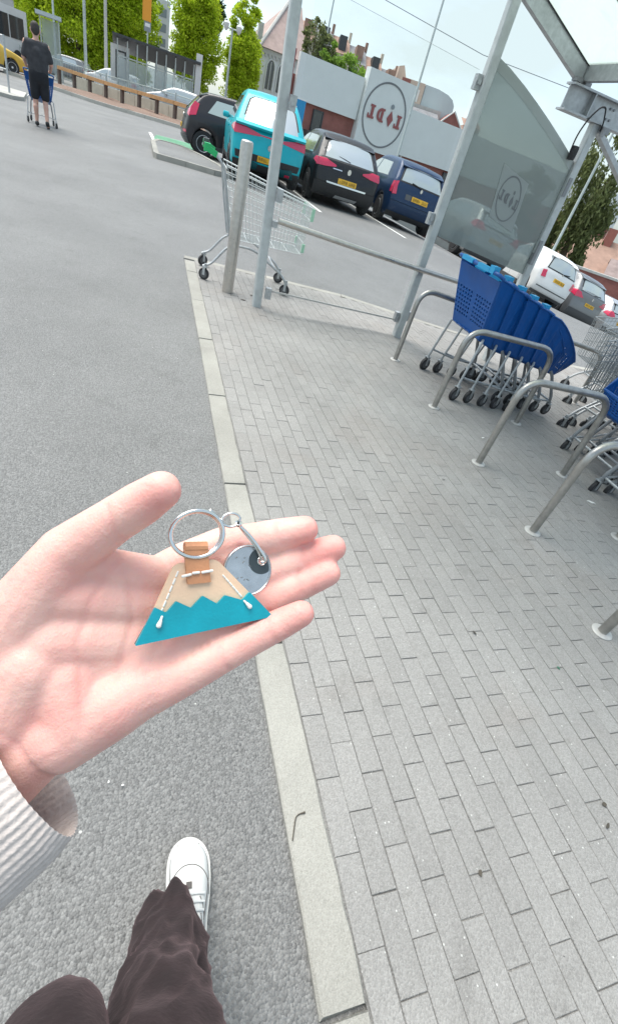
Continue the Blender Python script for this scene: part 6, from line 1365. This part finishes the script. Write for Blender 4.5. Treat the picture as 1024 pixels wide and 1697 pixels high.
# ------------------------------------------------------------------ litter and small marks on the paving
def scrap(label, x, y, w, l, rz, m, name='scrap', group=None):
    rr = random.Random(int(x*997+y*31)); n = 9; pl = [(w*(.6+.5*rr.random())*math.cos(2*math.pi*i/n), l*(.6+.5*rr.random())*math.sin(2*math.pi*i/n)) for i in range(n)]
    mb = MB(); mb.prism(pl, lambda u, v, d: (u, v, d+.0025*math.sin(u*200+x*9)), .0006, .0022); o = obj(name, mb, m, None); o.location = (x, y, gz(x, y)+KT+.0035); o.rotation_euler = (0, 0, rz); return tag(o, label, 'litter', group)
mat('leaf_dead', (.075, .065, .05), .8); mat('paper', (.75, .74, .71), .8); mat('leaf_bit', (.05, .16, .10), .6)
LP = [(1.991, 2.56), (2.5, 1.886), (0.499, 0.163), (1.027, 0.242), (0.99, 0.189), (0.918, 0.898), (1.22, 0.71), (0.031, 0.379), (0.009, 0.324), (0.057, 0.381), (0.628, 5.022), (0.5, 4.818), (-0.437, 0.537), (1.341, 1.981), (-0.403, 0.524)]
scrap('white paper scrap lying left of the third hoop rail', LP[0][0], LP[0][1], .018, .006, .3, 'paper', 'paper_scrap')
scrap('white paper scrap between the fourth hoop rail and the dark wheels', LP[1][0], LP[1][1], .034, .010, -.6, 'paper', 'paper_scrap')
for i, s in ((2, 'dark dead leaf bit alone on the lower right paving'), (3, 'upper of two dark leaf bits near the right frame edge'), (4, 'lower of two dark leaf bits near the right frame edge'), (5, 'small dark leaf bit left of the lowest hoop foot'), (13, 'tiny dark fleck on the bare paving beside the blue wheels')):
    scrap(s, LP[i][0], LP[i][1], .006, .010, i*1.3, 'leaf_dead', 'dead_leaf')
scrap('tiny green leaf bit on the paving at the right', LP[6][0], LP[6][1], .006, .008, .4, 'leaf_bit', 'leaf_bit')
for i, s in ((10, 'dark crumb of moss just right of the bollard foot'), (11, 'dark crumb of moss between the bollard and the first post')): scrap(s, LP[i][0], LP[i][1], .03, .010, -.2, 'leaf_dead', 'moss')
for i, s in ((12, 'larger white chip on the asphalt under the hand'), (13, 'smaller white chip on the asphalt under the hand')):
    pass
t = thing('twig', 'thin bent dark twig lying on the pale kerb', 'twig', (LP[7][0], LP[7][1], KT+.002)); q = [Vector((LP[8][0], LP[8][1], 0)), Vector((LP[7][0], LP[7][1], 0)), Vector((LP[9][0], LP[9][1], 0))]
mb = MB(); mb.tube([(v.x-LP[7][0], v.y-LP[7][1], .002) for v in fillet(q, .012, 4)], [.0016]*(len(fillet(q, .012, 4))-1)+[.0030], 6); obj('stem', mb, 'leaf_dead', t)
for i, s in ((12, 'left white stone chip on the asphalt below the hand'), (14, 'right white stone chip on the asphalt below the hand')):
    o = scrap(s, LP[i][0], LP[i][1], .0028, .004, i, 'paper', 'stone_chip'); o.location.z -= .012

# grit lying loose on the asphalt and along the kerb
rg = random.Random(21); mb = MB()
for k in range(900):
    if k < 420: x, y = -abs(rg.gauss(0, .05))-.004, rg.uniform(-.6, 5.8)
    elif k < 700: x, y = rg.uniform(-1.6, -.02), rg.uniform(-.2, 3.5)
    else: x, y = rg.uniform(.12, 2.4), rg.uniform(-.3, 4.0)
    z = gz(x, y)+(KT+.001 if x > 0 else .002); s = rg.uniform(.0010, .0026)*(1.4 if rg.random() < .06 else 1)
    v = [Vector((rg.uniform(-1, 1), rg.uniform(-1, 1), rg.uniform(-.3, .2)))*s for _ in range(3)]+[Vector((rg.uniform(-.4, .4), rg.uniform(-.4, .4), 1))*s, Vector((rg.uniform(-.6, .6), rg.uniform(-.6, .6), .5))*s]
    mb.quad_verts([p+Vector((x, y, z)) for p in v], [(0,1,3), (1,2,3), (2,0,3), (0,1,4), (1,2,4), (2,4,0)])
mat('grit', (.30, .295, .28), .85, island=.75)
tag(obj('grit', mb, 'grit', None, smooth=None), 'loose grit scattered on the asphalt and along the kerb', 'grit', kind='stuff')
